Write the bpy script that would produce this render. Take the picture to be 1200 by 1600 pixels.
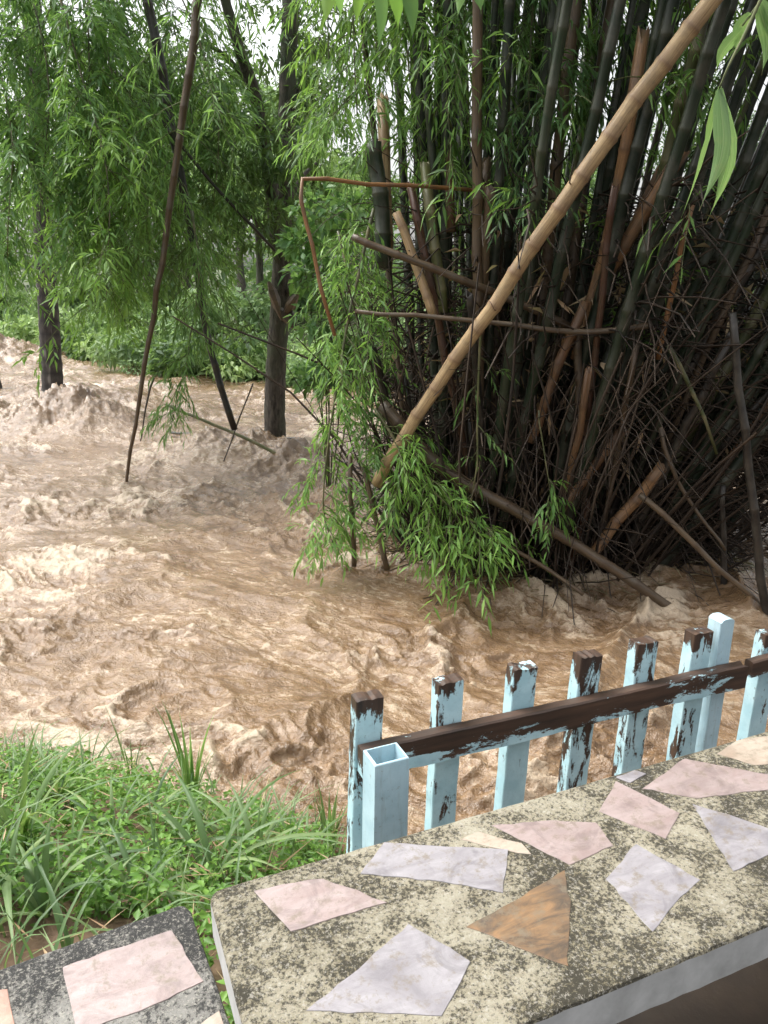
import bpy, math, random
import numpy as np
from math import radians, sin, cos, pi

sc = bpy.context.scene
for o in list(bpy.data.objects):
    bpy.data.objects.remove(o)
C = sc.collection
RNG = np.random.default_rng(7)
random.seed(7)

# ------------------------------------------------------------------ camera
CAMZ, PITCH = 2.4, radians(16.5)
cam_d = bpy.data.cameras.new('camera')
cam = bpy.data.objects.new('camera', cam_d)
C.objects.link(cam)
cam.location = (0, 0, CAMZ)
cam.rotation_euler = (radians(90) - PITCH, 0, 0)
cam_d.sensor_fit = 'VERTICAL'
cam_d.sensor_height = 36
cam_d.lens = 27
cam_d.clip_start = 0.05
cam_d.clip_end = 2000
sc.camera = cam

# ------------------------------------------------------------------ sky
SUN_EL, SUN_AZ = radians(60), radians(-68)      # azimuth from +Y towards +X
w = bpy.data.worlds.new('World')
sc.world = w
w.use_nodes = True
nt = w.node_tree
nt.nodes.clear()
sky = nt.nodes.new('ShaderNodeTexSky')
sky.sky_type = 'NISHITA'
sky.sun_disc = False
sky.sun_elevation = SUN_EL
sky.sun_rotation = SUN_AZ
sky.air_density = 1.2
sky.dust_density = 6.0
sky.ozone_density = 1.0
hsv = nt.nodes.new('ShaderNodeHueSaturation')   # an even, milky overcast: little colour left in the sky
hsv.inputs['Saturation'].default_value = 0.16
bg = nt.nodes.new('ShaderNodeBackground')
bg.inputs['Strength'].default_value = 0.15
wo = nt.nodes.new('ShaderNodeOutputWorld')
nt.links.new(sky.outputs[0], hsv.inputs['Color'])
nt.links.new(hsv.outputs[0], bg.inputs['Color'])
nt.links.new(bg.outputs[0], wo.inputs['Surface'])

sun_d = bpy.data.lights.new('sun', 'SUN')
sun_d.energy = 0.9
sun_d.angle = radians(30)
sun_d.color = (1.0, 0.96, 0.9)
sun = bpy.data.objects.new('sun', sun_d)
C.objects.link(sun)
sun.rotation_euler = (radians(90) - SUN_EL, 0, -SUN_AZ + pi)

sc.view_settings.view_transform = 'Standard'
sc.view_settings.look = 'None'
sc.view_settings.gamma = 1
sc.view_settings.exposure = 1.3
sc.cycles.use_denoising = True
sc.cycles.use_adaptive_sampling = True
sc.cycles.adaptive_threshold = .02
sc.cycles.max_bounces = 6
sc.cycles.diffuse_bounces = 3
sc.cycles.glossy_bounces = 2
sc.cycles.transmission_bounces = 3


# ------------------------------------------------------------------ helpers
def A(*v):
    return np.array(v, float)


def at(u, v, Y):
    """point at forward distance Y seen at photograph position (u, v)"""
    x, y = (u - 600) / 1200, (v - 800) / 1200
    f = cos(PITCH) - y * sin(PITCH)
    d = sin(PITCH) + y * cos(PITCH)
    s = Y / f
    return A(x * s, Y, CAMZ - d * s)


def drop(u, v, z):
    """point at height z seen at photograph position (u, v)"""
    x, y = (u - 600) / 1200, (v - 800) / 1200
    f = cos(PITCH) - y * sin(PITCH)
    d = sin(PITCH) + y * cos(PITCH)
    s = (CAMZ - z) / d
    return A(x * s, f * s, z)


def norm(a):
    return a / np.maximum(np.linalg.norm(a, axis=-1, keepdims=True), 1e-9)


def mesh(name, V, F, smooth=True, attrs=None):
    """V (n,3); F a list of (m,k) int arrays; attrs: name -> (n,) or (n,3)"""
    me = bpy.data.meshes.new(name)
    V = np.asarray(V, np.float32)
    if isinstance(F, np.ndarray):
        F = [F]
    F = [np.asarray(f, np.int32) for f in F if len(f)]
    loops = np.concatenate([f.ravel() for f in F])
    sizes = np.concatenate([np.full(len(f), f.shape[1], np.int32) for f in F])
    starts = np.concatenate([[0], np.cumsum(sizes)[:-1]]).astype(np.int32)
    me.vertices.add(len(V))
    me.vertices.foreach_set('co', V.ravel())
    me.loops.add(len(loops))
    me.loops.foreach_set('vertex_index', loops)
    me.polygons.add(len(sizes))
    me.polygons.foreach_set('loop_start', starts)
    me.polygons.foreach_set('loop_total', sizes)
    me.update(calc_edges=True)
    me.polygons.foreach_set('use_smooth', np.full(len(sizes), smooth))
    for k, a in (attrs or {}).items():
        a = np.asarray(a, np.float32)
        t = me.attributes.new(k, 'FLOAT' if a.ndim == 1 else 'FLOAT_VECTOR', 'POINT')
        t.data.foreach_set('value' if a.ndim == 1 else 'vector', a.ravel())
    return me


def obj(name, me, mat, parent=None, loc=None, label=None, cat=None, group=None, kind=None):
    if mat is not None and not me.materials:
        me.materials.append(mat)
    o = bpy.data.objects.new(name, me)
    C.objects.link(o)
    if parent is not None:
        o.parent = parent
    if loc is not None:
        o.location = loc
    tag(o, label, cat, group, kind)
    return o


def tag(o, label=None, cat=None, group=None, kind=None):
    for k, v in (('label', label), ('category', cat), ('group', group), ('kind', kind)):
        if v:
            o[k] = v
    return o


def thing(name, label, cat, loc=(0, 0, 0), rz=0, group=None):
    o = bpy.data.objects.new(name, None)
    C.objects.link(o)
    o.empty_display_size = .1
    o.location = loc
    o.rotation_euler.z = rz
    return tag(o, label, cat, group)


def copy_tree(o, parent=None):
    c = o.copy()
    C.objects.link(c)
    c.parent = parent
    for ch in list(o.children):
        copy_tree(ch, c)
    return c


# ------------------------------------------------------------------ noise (numpy, for relief)
def _h(ix, iy, seed):
    n = (ix.astype(np.int64) * 374761393 + iy.astype(np.int64) * 668265263 + seed * 974634777) & 0xffffffff
    n = ((n ^ (n >> 13)) * 1274126177) & 0xffffffff
    return ((n ^ (n >> 16)) & 0xffff) / 65536.0 * 2 * pi


def perlin(x, y, seed=0):
    x0, y0 = np.floor(x), np.floor(y)
    fx, fy = x - x0, y - y0
    ux, uy = fx * fx * fx * (fx * (fx * 6 - 15) + 10), fy * fy * fy * (fy * (fy * 6 - 15) + 10)

    def g(i, j):
        a = _h(x0 + i, y0 + j, seed)
        return np.cos(a) * (fx - i) + np.sin(a) * (fy - j)
    return ((g(0, 0) * (1 - ux) + g(1, 0) * ux) * (1 - uy) + (g(0, 1) * (1 - ux) + g(1, 1) * ux) * uy) * 1.5


def fbm(x, y, seed=0, n=4):
    r, a = 0, 1.0
    for i in range(n):
        r = r + a * perlin(x * 2 ** i, y * 2 ** i, seed + i)
        a *= .5
    return r


def ridge(x, y, seed=0, p=2):
    return np.clip(1 - np.abs(perlin(x, y, seed)) * 1.7, 0, 1) ** p


def sstep(a, b, x):
    t = np.clip((x - a) / (b - a), 0, 1)
    return t * t * (3 - 2 * t)


# ------------------------------------------------------------------ tubes, culms, leaves
def spline(P, n):
    """Catmull-Rom through P, n samples"""
    P = np.asarray(P, float)
    if len(P) == 2:
        t = np.linspace(0, 1, n)[:, None]
        return P[0] * (1 - t) + P[1] * t
    Q = np.vstack([2 * P[0] - P[1], P, 2 * P[-1] - P[-2]])
    t = np.linspace(0, len(P) - 1 - 1e-6, n)
    i = t.astype(int)
    f = (t - i)[:, None]
    a, b, c, d = Q[i], Q[i + 1], Q[i + 2], Q[i + 3]
    return .5 * (2 * b + (c - a) * f + (2 * a - 5 * b + 4 * c - d) * f * f + (3 * b - a - 3 * c + d) * f ** 3)


def frames(P):
    T = norm(np.gradient(P, axis=0))
    ref = A(1, 0, 0) if abs(T[0, 0]) < .8 else A(0, 1, 0)
    N = np.zeros_like(P)
    n = ref
    for i in range(len(P)):
        n = n - T[i] * np.dot(n, T[i])
        n = n / np.linalg.norm(n)
        N[i] = n
    return T, N, np.cross(T, N)


def tube(P, R, k=8, cap=True, wob=0, rng=RNG):
    P = np.asarray(P, float)
    R = np.broadcast_to(np.asarray(R, float), (len(P),))
    T, N, B = frames(P)
    a = np.arange(k) / k * 2 * pi
    rr = R[:, None] * (1 + wob * rng.uniform(-1, 1, (len(P), k)))
    V = P[:, None] + rr[..., None] * (np.cos(a)[None, :, None] * N[:, None] + np.sin(a)[None, :, None] * B[:, None])
    n = len(P)
    i, j = np.meshgrid(np.arange(n - 1), np.arange(k), indexing='ij')
    F = np.stack([i * k + j, i * k + (j + 1) % k, (i + 1) * k + (j + 1) % k, (i + 1) * k + j], -1).reshape(-1, 4)
    s = np.concatenate([[0], np.cumsum(np.linalg.norm(np.diff(P, axis=0), axis=1))])
    cyl = np.stack([np.broadcast_to(np.cos(a), (n, k)), np.broadcast_to(np.sin(a), (n, k)),
                    np.broadcast_to(s[:, None], (n, k))], -1).reshape(-1, 3)
    V = V.reshape(-1, 3)
    FF = [F]
    if cap:
        FF.append(np.array([np.arange(k)[::-1], (n - 1) * k + np.arange(k)]))
    return V, FF, cyl


class Bag:
    """collects pieces of one mesh"""
    def __init__(self):
        self.V, self.F, self.n, self.at = [], {}, 0, {}

    def add(self, V, FF, **at):
        V = np.asarray(V, float)
        for f in (FF if isinstance(FF, list) else [FF]):
            f = np.asarray(f)
            if len(f):
                self.F.setdefault(f.shape[1], []).append(f + self.n)
        for k, a in at.items():
            self.at.setdefault(k, []).append(np.asarray(a, float))
        self.V.append(V)
        self.n += len(V)

    def mesh(self, name, smooth=True):
        return mesh(name, np.vstack(self.V), [np.vstack(f) for f in self.F.values()], smooth,
                    {k: np.concatenate(a) for k, a in self.at.items()})


def culm_mesh(name, P, r0, r1, gap=.3, k=10, hollow=False, sharp=False, rng=RNG, splinter=0):
    """a bamboo stem: straight internodes and swollen nodes; hollow = open cut top (end of P)"""
    if sharp:
        D = np.vstack([np.linspace(P[i], P[i + 1], 12, endpoint=False) for i in range(len(P) - 1)] + [np.asarray(P[-1])[None]])
    else:
        D = spline(P, 60)
    s = np.concatenate([[0], np.cumsum(np.linalg.norm(np.diff(D, axis=0), axis=1))])
    L = s[-1]
    kn, x = [], gap * rng.uniform(.3, .9)
    while x < L - .04:
        kn.append(x)
        x += gap * rng.uniform(.82, 1.18)
    e = min(.014, gap * .08)
    S, fac, nod = [0.0], [1.0], [0.0]
    last = 0
    for q in kn:
        m = (last + q) / 2
        if m - last > .05:
            S.append(m); fac.append(.985); nod.append(0)
        for dq, f, nd in ((-2.2 * e, 1.0, 0), (-.5 * e, 1.12, .6), (.35 * e, 1.15, 1.0), (1.2 * e, 1.01, .7)):
            S.append(q + dq); fac.append(f); nod.append(nd)
        last = q
    S.append(L); fac.append(1); nod.append(0)
    o = np.argsort(S, kind='stable')
    S, fac, nod = np.array(S)[o], np.array(fac)[o], np.array(nod)[o]
    S = np.clip(S, 0, L)
    S = S + np.arange(len(S)) * 1e-6
    Q = np.stack([np.interp(S, s, D[:, i]) for i in range(3)], 1)
    zig = rng.normal(0, min(.006, gap * .03), (len(kn) + 2, 3))
    Q = Q + np.stack([np.interp(S, [0] + kn + [L], zig[:, i]) for i in range(3)], 1)
    R = (r0 + (r1 - r0) * S / L) * (1 + (fac - 1) * .7)
    V, FF, cyl = tube(Q, R, k, cap=not hollow)
    nodA = np.repeat(nod, k)
    if splinter:
        n = len(V)
        T = norm(Q[-1] - Q[-2])
        V[n - k:] += T[None] * rng.uniform(-.2, 1, k)[:, None] * splinter
    if hollow:
        n = len(V)
        T = norm(Q[-1] - Q[-2])
        ring = V[n - k:]
        cen = ring.mean(0)
        inn = cen + (ring - cen) * .72
        deep = inn - T * r1 * 2.5
        V = np.vstack([V, inn, deep])
        j = np.arange(k)
        j2 = (j + 1) % k
        FF = FF + [np.stack([n - k + j, n - k + j2, n + j2, n + j], 1), np.stack([n + j, n + j2, n + k + j2, n + k + j], 1),
                   (n + k + j)[None], np.arange(k)[::-1][None]]
        cyl = np.vstack([cyl, cyl[-k:], cyl[-k:]])
        nodA = np.concatenate([nodA, np.full(k, .5), np.full(k, .0)])
    return mesh(name, V, FF, True, {'cyl': cyl, 'node': nodA})


def leaf_geo(P, D, L, W, rng=RNG, droop=.15, fold=.35):
    """lance-shaped folded leaves, 4 triangles each"""
    n = len(P)
    D = norm(D)
    up = norm(A(0, 0, 1)[None] + rng.normal(0, .55, (n, 3)))
    S = norm(np.cross(D, up))
    N = np.cross(S, D)
    L = np.broadcast_to(L, (n,))[:, None]
    W = np.broadcast_to(W, (n,))[:, None]
    dz = A(0, 0, -1)[None] * L * droop
    m = P + D * L * .36
    V = np.stack([P, m + S * W * .5 + N * W * fold * .5, m + dz * .15, m - S * W * .5 + N * W * fold * .5, P + D * L * .95 + dz], 1)
    b = np.arange(n)[:, None] * 5
    F = np.concatenate([b + [[0, 1, 2]], b + [[0, 2, 3]], b + [[1, 4, 2]], b + [[2, 4, 3]]])
    r = np.repeat(rng.uniform(0, 1, n), 5)
    return V.reshape(-1, 3), F, r


def sprays(S, D, ell, per, L, W, rng=RNG, sag=.45, spread=.75, hang=.35):
    """leafy twigs: S starts, D directions; returns leaf P, D, L, W and twig end lines"""
    n = len(S)
    D = norm(D)
    ell = np.broadcast_to(ell, (n,))[:, None]
    side = norm(np.cross(D, A(0, 0, 1)[None] + rng.normal(0, .3, (n, 3))))
    PP, DD, LL, WW = [], [], [], []
    for k in range(per):
        t = (k + 1) / per
        p = S + D * ell * t + A(0, 0, -1) * ell * sag * t * t
        tan = norm(D + A(0, 0, -1) * 2 * sag * t)
        sg = 1 if k % 2 else -1
        sp = spread * (1.0 - .75 * t * (k == per - 1))
        PP.append(p)
        DD.append(norm(tan + side * sg * sp + A(0, 0, -1) * hang + rng.normal(0, .22, (n, 3))))
        sc_ = rng.uniform(.5, 1.25, n)
        LL.append(L * sc_)
        WW.append(W * sc_)
    ends = S + D * ell + A(0, 0, -1) * ell * sag
    mid = S + D * ell * .5 + A(0, 0, -1) * ell * sag * .25
    return np.vstack(PP), np.vstack(DD), np.concatenate(LL), np.concatenate(WW), mid, ends


def thin_lines(bag, paths, r):
    """many 3-sided thin twigs; paths (n, m, 3)"""
    paths = np.asarray(paths, float)
    n, m, _ = paths.shape
    T = norm(np.gradient(paths, axis=1))
    N = norm(np.cross(T, A(.3, .2, .93)[None, None] + 0 * T))
    B = np.cross(T, N)
    r = np.broadcast_to(np.asarray(r, float), (n,))[:, None] * np.linspace(1, .45, m)[None]
    a = np.arange(3) / 3 * 2 * pi
    V = paths[:, :, None] + r[..., None, None] * (np.cos(a)[None, None, :, None] * N[:, :, None] + np.sin(a)[None, None, :, None] * B[:, :, None])
    q, i, j = np.meshgrid(np.arange(n), np.arange(m - 1), np.arange(3), indexing='ij')
    o = q * m * 3
    F = np.stack([o + i * 3 + j, o + i * 3 + (j + 1) % 3, o + (i + 1) * 3 + (j + 1) % 3, o + (i + 1) * 3 + j], -1).reshape(-1, 4)
    bag.add(V.reshape(-1, 3), F)


# ------------------------------------------------------------------ materials
class NT:
    def __init__(self, name):
        self.m = bpy.data.materials.new(name)
        self.m.use_nodes = True
        self.t = self.m.node_tree
        self.t.nodes.clear()
        self.out = self.t.nodes.new('ShaderNodeOutputMaterial')

    def n(self, kind, ins=None, **props):
        nd = self.t.nodes.new('ShaderNode' + kind)
        for k, v in props.items():
            setattr(nd, k, v)
        for k, v in (ins or {}).items():
            if isinstance(v, bpy.types.NodeSocket):
                self.t.links.new(v, nd.inputs[k])
            else:
                nd.inputs[k].default_value = v
        return nd

    def noise(self, vec, scale, detail=4, rough=.55, dist=0):
        return self.n('TexNoise', {'Vector': vec, 'Scale': scale, 'Detail': detail, 'Roughness': rough, 'Distortion': dist}).outputs['Fac']

    def vor(self, vec, scale, feature='F1', out='Distance'):
        return self.n('TexVoronoi', {'Vector': vec, 'Scale': scale}, feature=feature).outputs[out]

    def ramp(self, fac, stops):
        r = self.n('ValToRGB', {'Fac': fac})
        e = r.color_ramp.elements
        while len(e) < len(stops):
            e.new(.5)
        for el, (p, c) in zip(e, stops):
            el.position = p
            el.color = (*c, 1) if hasattr(c, '__len__') else (c, c, c, 1)
        return r.outputs['Color']

    def mix(self, f, a, b, mode='MIX'):
        nd = self.t.nodes.new('ShaderNodeMix')
        nd.data_type = 'RGBA'
        nd.blend_type = mode
        for k, v in ((0, f), (6, a), (7, b)):
            if isinstance(v, bpy.types.NodeSocket):
                self.t.links.new(v, nd.inputs[k])
            else:
                nd.inputs[k].default_value = v if k == 0 else (*v, 1)
        return nd.outputs[2]

    def math(self, op, a, b=0.5, c=0.0):
        nd = self.t.nodes.new('ShaderNodeMath')
        nd.operation = op
        for i, v in enumerate((a, b, c)):
            if isinstance(v, bpy.types.NodeSocket):
                self.t.links.new(v, nd.inputs[i])
            else:
                nd.inputs[i].default_value = v
        return nd.outputs[0]

    def attr(self, name, out='Fac'):
        return self.n('Attribute', attribute_name=name).outputs[out]

    def coord(self, out='Object'):
        return self.n('TexCoord').outputs[out]

    def scale(self, vec, s):
        return self.n('Mapping', {'Vector': vec, 'Scale': s}).outputs[0]

    def rand(self):
        return self.n('ObjectInfo').outputs['Random']

    def bump(self, h, strength=.4, dist=.01, normal=None):
        d = {'Height': h, 'Strength': strength, 'Distance': dist}
        if normal is not None:
            d['Normal'] = normal
        return self.n('Bump', d).outputs[0]

    def bsdf(self, col, rough=.6, normal=None, spec=.5, **kw):
        d = {'Base Color': col if isinstance(col, bpy.types.NodeSocket) else (*col, 1), 'Roughness': rough, 'Specular IOR Level': spec}
        if normal is not None:
            d['Normal'] = normal
        d.update(kw)
        return self.n('BsdfPrincipled', d).outputs[0]

    def done(self, shader):
        self.t.links.new(shader, self.out.inputs['Surface'])
        return self.m


def leaf_mat(name, dark, mid, light, trans=.45, rough=.45, yellow=None):
    t = NT(name)
    r = t.attr('rnd')
    n = t.noise(t.coord(), 1.3, 2)
    f = t.math('ADD', t.math('MULTIPLY', r, .6), t.math('MULTIPLY', n, .45))
    st = [(.12, dark), (.5, mid), (.86, light)]
    if yellow:
        st.append((.97, yellow))
    c = t.ramp(f, st)
    pr = t.rand()
    c = t.n('HueSaturation', {'Color': c, 'Hue': t.math('MULTIPLY_ADD', pr, .045, .477), 'Saturation': t.math('MULTIPLY_ADD', pr, -.25, 1.02), 'Value': t.math('MULTIPLY_ADD', pr, -.45, 1.2)}).outputs[0]
    b = t.bsdf(c, rough, spec=.35)
    tr = t.n('BsdfTranslucent', {'Color': t.mix(.35, c, (.32, .5, .06))}).outputs[0]
    return t.done(t.n('MixShader', {0: trans, 1: b, 2: tr}).outputs[0])


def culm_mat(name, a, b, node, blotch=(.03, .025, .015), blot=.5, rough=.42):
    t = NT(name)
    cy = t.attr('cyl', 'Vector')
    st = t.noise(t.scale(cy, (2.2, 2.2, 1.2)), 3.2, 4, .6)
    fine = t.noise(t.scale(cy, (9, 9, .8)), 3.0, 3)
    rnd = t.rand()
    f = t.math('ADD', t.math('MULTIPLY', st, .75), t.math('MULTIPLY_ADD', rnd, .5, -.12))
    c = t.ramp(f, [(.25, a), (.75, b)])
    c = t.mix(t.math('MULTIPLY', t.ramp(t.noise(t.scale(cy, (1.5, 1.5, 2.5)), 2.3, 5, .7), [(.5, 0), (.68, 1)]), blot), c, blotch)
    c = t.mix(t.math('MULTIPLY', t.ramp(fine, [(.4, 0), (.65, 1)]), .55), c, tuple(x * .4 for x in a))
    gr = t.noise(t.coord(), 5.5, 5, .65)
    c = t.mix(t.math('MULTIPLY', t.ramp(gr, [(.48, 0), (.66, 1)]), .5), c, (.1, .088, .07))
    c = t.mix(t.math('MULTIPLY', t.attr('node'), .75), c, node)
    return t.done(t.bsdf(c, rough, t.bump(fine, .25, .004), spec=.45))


def plain_noise(name, a, b, scale=8, rough=.8, bump=.4, dist=.01, detail=6):
    t = NT(name)
    n = t.noise(t.coord(), scale, detail, .62)
    return t.done(t.bsdf(t.ramp(n, [(.3, a), (.7, b)]), rough, t.bump(n, bump, dist)))


M = {}
M['leaf_bamboo'] = leaf_mat('leaf_bamboo', (.035, .1, .024), (.095, .235, .05), (.2, .4, .1), .55, .42, (.42, .42, .1))
M['leaf_dark'] = leaf_mat('leaf_dark', (.022, .06, .02), (.055, .125, .04), (.11, .21, .07), .45, .5)
M['leaf_far'] = leaf_mat('leaf_far', (.035, .08, .03), (.07, .15, .05), (.13, .23, .08), .4, .55)
M['leaf_lush'] = leaf_mat('leaf_lush', (.13, .22, .08), (.22, .36, .14), (.34, .48, .22), .4, .5)
M['leaf_bright'] = leaf_mat('leaf_bright', (.055, .15, .03), (.11, .28, .055), (.22, .42, .1), .5, .38)
M['leaf_pale'] = leaf_mat('leaf_pale', (.16, .3, .12), (.22, .38, .16), (.3, .46, .2), .4, .4)
def veined_leaf(name):
    t = NT(name)
    lv = t.attr('lv', 'Vector')
    st = t.noise(t.scale(lv, (11, .6, 1)), 1.0, 3, .6)
    bl = t.noise(t.coord(), 38, 5, .65)
    c = t.ramp(st, [(.35, (.13, .25, .09)), (.65, (.27, .42, .17))])
    c = t.mix(t.math('MULTIPLY', t.ramp(bl, [(.55, 0), (.72, 1)]), .5), c, (.33, .38, .15))
    sx = t.n('SeparateXYZ', {0: lv})
    c = t.mix(t.ramp(t.math('ABSOLUTE', sx.outputs[0]), [(.0, .7), (.09, 0)]), c, (.36, .45, .22))
    c = t.mix(t.ramp(t.math('ADD', sx.outputs[1], t.math('MULTIPLY_ADD', bl, .3, -.15)), [(.93, 0), (.98, .8)]), c, (.3, .22, .11))
    b = t.bsdf(c, .42, t.bump(st, .4, .002), spec=.35)
    tr = t.n('BsdfTranslucent', {'Color': t.mix(.3, c, (.32, .5, .06))}).outputs[0]
    return t.done(t.n('MixShader', {0: .42, 1: b, 2: tr}).outputs[0])


M['leaf_veined'] = veined_leaf('leaf_veined')
M['leaf_grass'] = leaf_mat('leaf_grass', (.07, .14, .05), (.14, .25, .08), (.27, .37, .14), .4, .42)
M['leaf_weed'] = leaf_mat('leaf_weed', (.05, .14, .02), (.11, .27, .035), (.2, .4, .06), .45, .42)
M['leaf_dry'] = leaf_mat('leaf_dry', (.16, .1, .05), (.32, .23, .12), (.5, .4, .24), .25, .7)
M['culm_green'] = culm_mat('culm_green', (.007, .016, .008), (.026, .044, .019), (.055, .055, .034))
M['culm_olive'] = culm_mat('culm_olive', (.05, .065, .02), (.13, .14, .045), (.2, .17, .09))
M['culm_brown'] = culm_mat('culm_brown', (.045, .029, .017), (.15, .1, .056), (.07, .045, .028), blot=.7)
M['culm_rust'] = culm_mat('culm_rust', (.13, .065, .03), (.34, .19, .09), (.1, .055, .03), blot=.5)
M['culm_red'] = culm_mat('culm_red', (.065, .03, .016), (.16, .075, .037), (.08, .04, .03))
M['culm_tan'] = culm_mat('culm_tan', (.32, .21, .1), (.52, .37, .2), (.16, .09, .05), blotch=(.2, .12, .06), blot=.75, rough=.5)
M['culm_black'] = culm_mat('culm_black', (.012, .01, .009), (.035, .028, .022), (.05, .04, .03))
M['culm_orange'] = culm_mat('culm_orange', (.24, .11, .04), (.4, .21, .08), (.14, .07, .03))
M['twig'] = plain_noise('twig', (.009, .006, .0045), (.06, .038, .022), 3)
M['twig_green'] = plain_noise('twig_green', (.05, .07, .02), (.12, .13, .05), 9)
M['soil'] = plain_noise('soil', (.09, .055, .034), (.24, .155, .1), 7, .85, .8, .03)
M['far_soil'] = plain_noise('far_soil', (.035, .05, .02), (.09, .11, .045), 1.2, .9, .8, .1)


def bark_mat():
    t = NT('bark')
    co = t.coord()
    n = t.noise(t.scale(co, (5, 5, 1.3)), 4.5, 7, .7, .8)
    g = t.noise(co, 1.6, 3)
    c = t.ramp(n, [(.36, (.02, .016, .013)), (.64, (.13, .11, .09))])
    c = t.mix(t.ramp(g, [(.45, 0), (.62, .8)]), c, (.07, .085, .05))
    return t.done(t.bsdf(c, .85, t.bump(n, .9, .04)))


def palm_mat():
    t = NT('palm_bark')
    cy = t.attr('cyl', 'Vector')
    n = t.noise(t.scale(cy, (1.2, 1.2, 3)), 3, 6, .65)
    pale = t.noise(t.scale(cy, (.7, .7, .5)), 2.2, 4, .6)
    c = t.ramp(n, [(.3, (.03, .026, .024)), (.75, (.1, .088, .08))])
    c = t.mix(t.ramp(pale, [(.55, 0), (.68, .75)]), c, (.34, .32, .3))
    c = t.mix(t.math('MULTIPLY', t.attr('node'), .8), c, (.02, .017, .015))
    return t.done(t.bsdf(c, .85, t.bump(n, .7, .03)))


M['bark'] = bark_mat()
M['palm_bark'] = palm_mat()


def water_mat():
    t = NT('muddy_water')
    co = t.coord()
    foam = t.attr('foam')
    flow = t.attr('flow', 'Vector')
    n1 = t.noise(flow, 1.1, 6, .6, .8)
    n2 = t.noise(flow, 7.5, 6, .66, .5)
    n3 = t.noise(t.coord(), 26, 4, .62, .3)
    n4 = t.noise(t.coord(), 70, 3, .6)
    c = t.ramp(t.math('ADD', t.math('MULTIPLY', n1, .4), t.math('MULTIPLY', n2, .6)),
               [(.32, (.105, .058, .027)), (.5, (.205, .126, .065)), (.68, (.33, .225, .132))])
    # lace of foam: warped cell edges where the water is broken
    wv = t.n('VectorMath', {0: flow, 1: t.n('VectorMath', {0: t.n('TexNoise', {'Vector': flow, 'Scale': 2.2, 'Detail': 4}).outputs['Color'], 'Scale': .9}, operation='SCALE').outputs[0]}, operation='ADD').outputs[0]
    l1 = t.ramp(t.vor(wv, 2.4, 'DISTANCE_TO_EDGE'), [(.0, 1), (.16, 0)])
    l2 = t.ramp(t.vor(wv, 6.5, 'DISTANCE_TO_EDGE'), [(.0, 1), (.2, 0)])
    lace = t.math('MULTIPLY', t.math('ADD', t.math('MULTIPLY', l1, .6), t.math('MULTIPLY', l2, .5)), t.ramp(n1, [(.38, .15), (.6, 1)]))
    fr = t.math('ADD', foam, t.math('MULTIPLY_ADD', n2, 1.1, -.55))
    fm = t.ramp(t.math('ADD', t.math('ADD', fr, t.math('MULTIPLY_ADD', n3, .7, -.35)), t.math('MULTIPLY', lace, .5)), [(.22, 0), (.7, .9)])
    c = t.mix(fm, c, (.47, .375, .27))
    h = t.math('ADD', t.math('ADD', t.math('MULTIPLY', n2, .6), t.math('MULTIPLY', n3, .3)), t.math('MULTIPLY', n4, .06))
    rough = t.math('MULTIPLY_ADD', fm, .4, .14)
    return t.done(t.bsdf(c, rough, t.bump(h, .95, .06), spec=.6, **{'Coat Weight': .3, 'Coat Roughness': .1, 'Coat IOR': 1.4, 'Coat Normal': t.bump(h, .7, .05)}))


M['water'] = water_mat()


def slab_mat(name, pale, moss, dark, mossy=.5):
    t = NT(name)
    co = t.coord()
    grit = t.noise(co, 170, 4, .8)
    gr2 = t.vor(co, 140)
    big = t.noise(co, 3.6, 5, .6, .5)
    mid = t.noise(co, 17, 7, .75, .3)
    sp = t.noise(co, 135, 5, .82)
    c = t.mix(t.ramp(big, [(.38, 0), (.62, 1)]), pale, tuple(x * .72 for x in pale))
    c = t.mix(t.math('MULTIPLY', t.ramp(t.math('ADD', t.math('MULTIPLY', big, .5), t.math('MULTIPLY', mid, .5)), [(.5 - .14 * mossy, 0), (.66 - .14 * mossy, 1)]), .65), c, moss)
    c = t.mix(t.math('MULTIPLY', t.ramp(t.math('ADD', t.math('ADD', t.math('MULTIPLY', mid, .42), t.math('MULTIPLY', sp, .58)), t.math('MULTIPLY_ADD', big, .35, -.175)), [(.468, 0), (.525, 1)]), .93), c, dark)
    c = t.mix(t.math('MULTIPLY', t.ramp(grit, [(.54, 0), (.63, 1)]), .6), c, (.52, .49, .42))
    c = t.mix(t.math('MULTIPLY', t.ramp(gr2, [(.1, 1), (.3, 0)]), .3), c, (.06, .05, .03))
    h = t.math('ADD', t.math('MULTIPLY', sp, .7), t.math('MULTIPLY', grit, .5))
    return t.done(t.bsdf(c, .72, t.bump(h, 1.0, .009)))


def stone_mat(name, a, b, vein, dirt=.35):
    t = NT(name)
    co = t.coord()
    st = t.noise(t.scale(co, (6, 20, 10)), 1.6, 7, .7, 1.2)
    cl = t.noise(co, 9, 5, .6, .8)
    dn = t.noise(co, 42, 5, .75)
    c = t.ramp(st, [(.35, a), (.65, b)])
    c = t.mix(t.math('MULTIPLY', t.ramp(cl, [(.48, 0), (.7, 1)]), .75), c, vein)
    c = t.mix(t.math('MULTIPLY', t.ramp(t.noise(co, 13, 6, .7, 1.5), [(.5, 0), (.66, 1)]), .5), c, tuple(x * .62 for x in vein))
    c = t.mix(t.math('MULTIPLY', t.ramp(dn, [(.53, 0), (.66, 1)]), dirt), c, (.17, .14, .1))
    return t.done(t.bsdf(c, .38, t.bump(t.math('ADD', st, dn), .35, .003), spec=.5))


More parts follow.
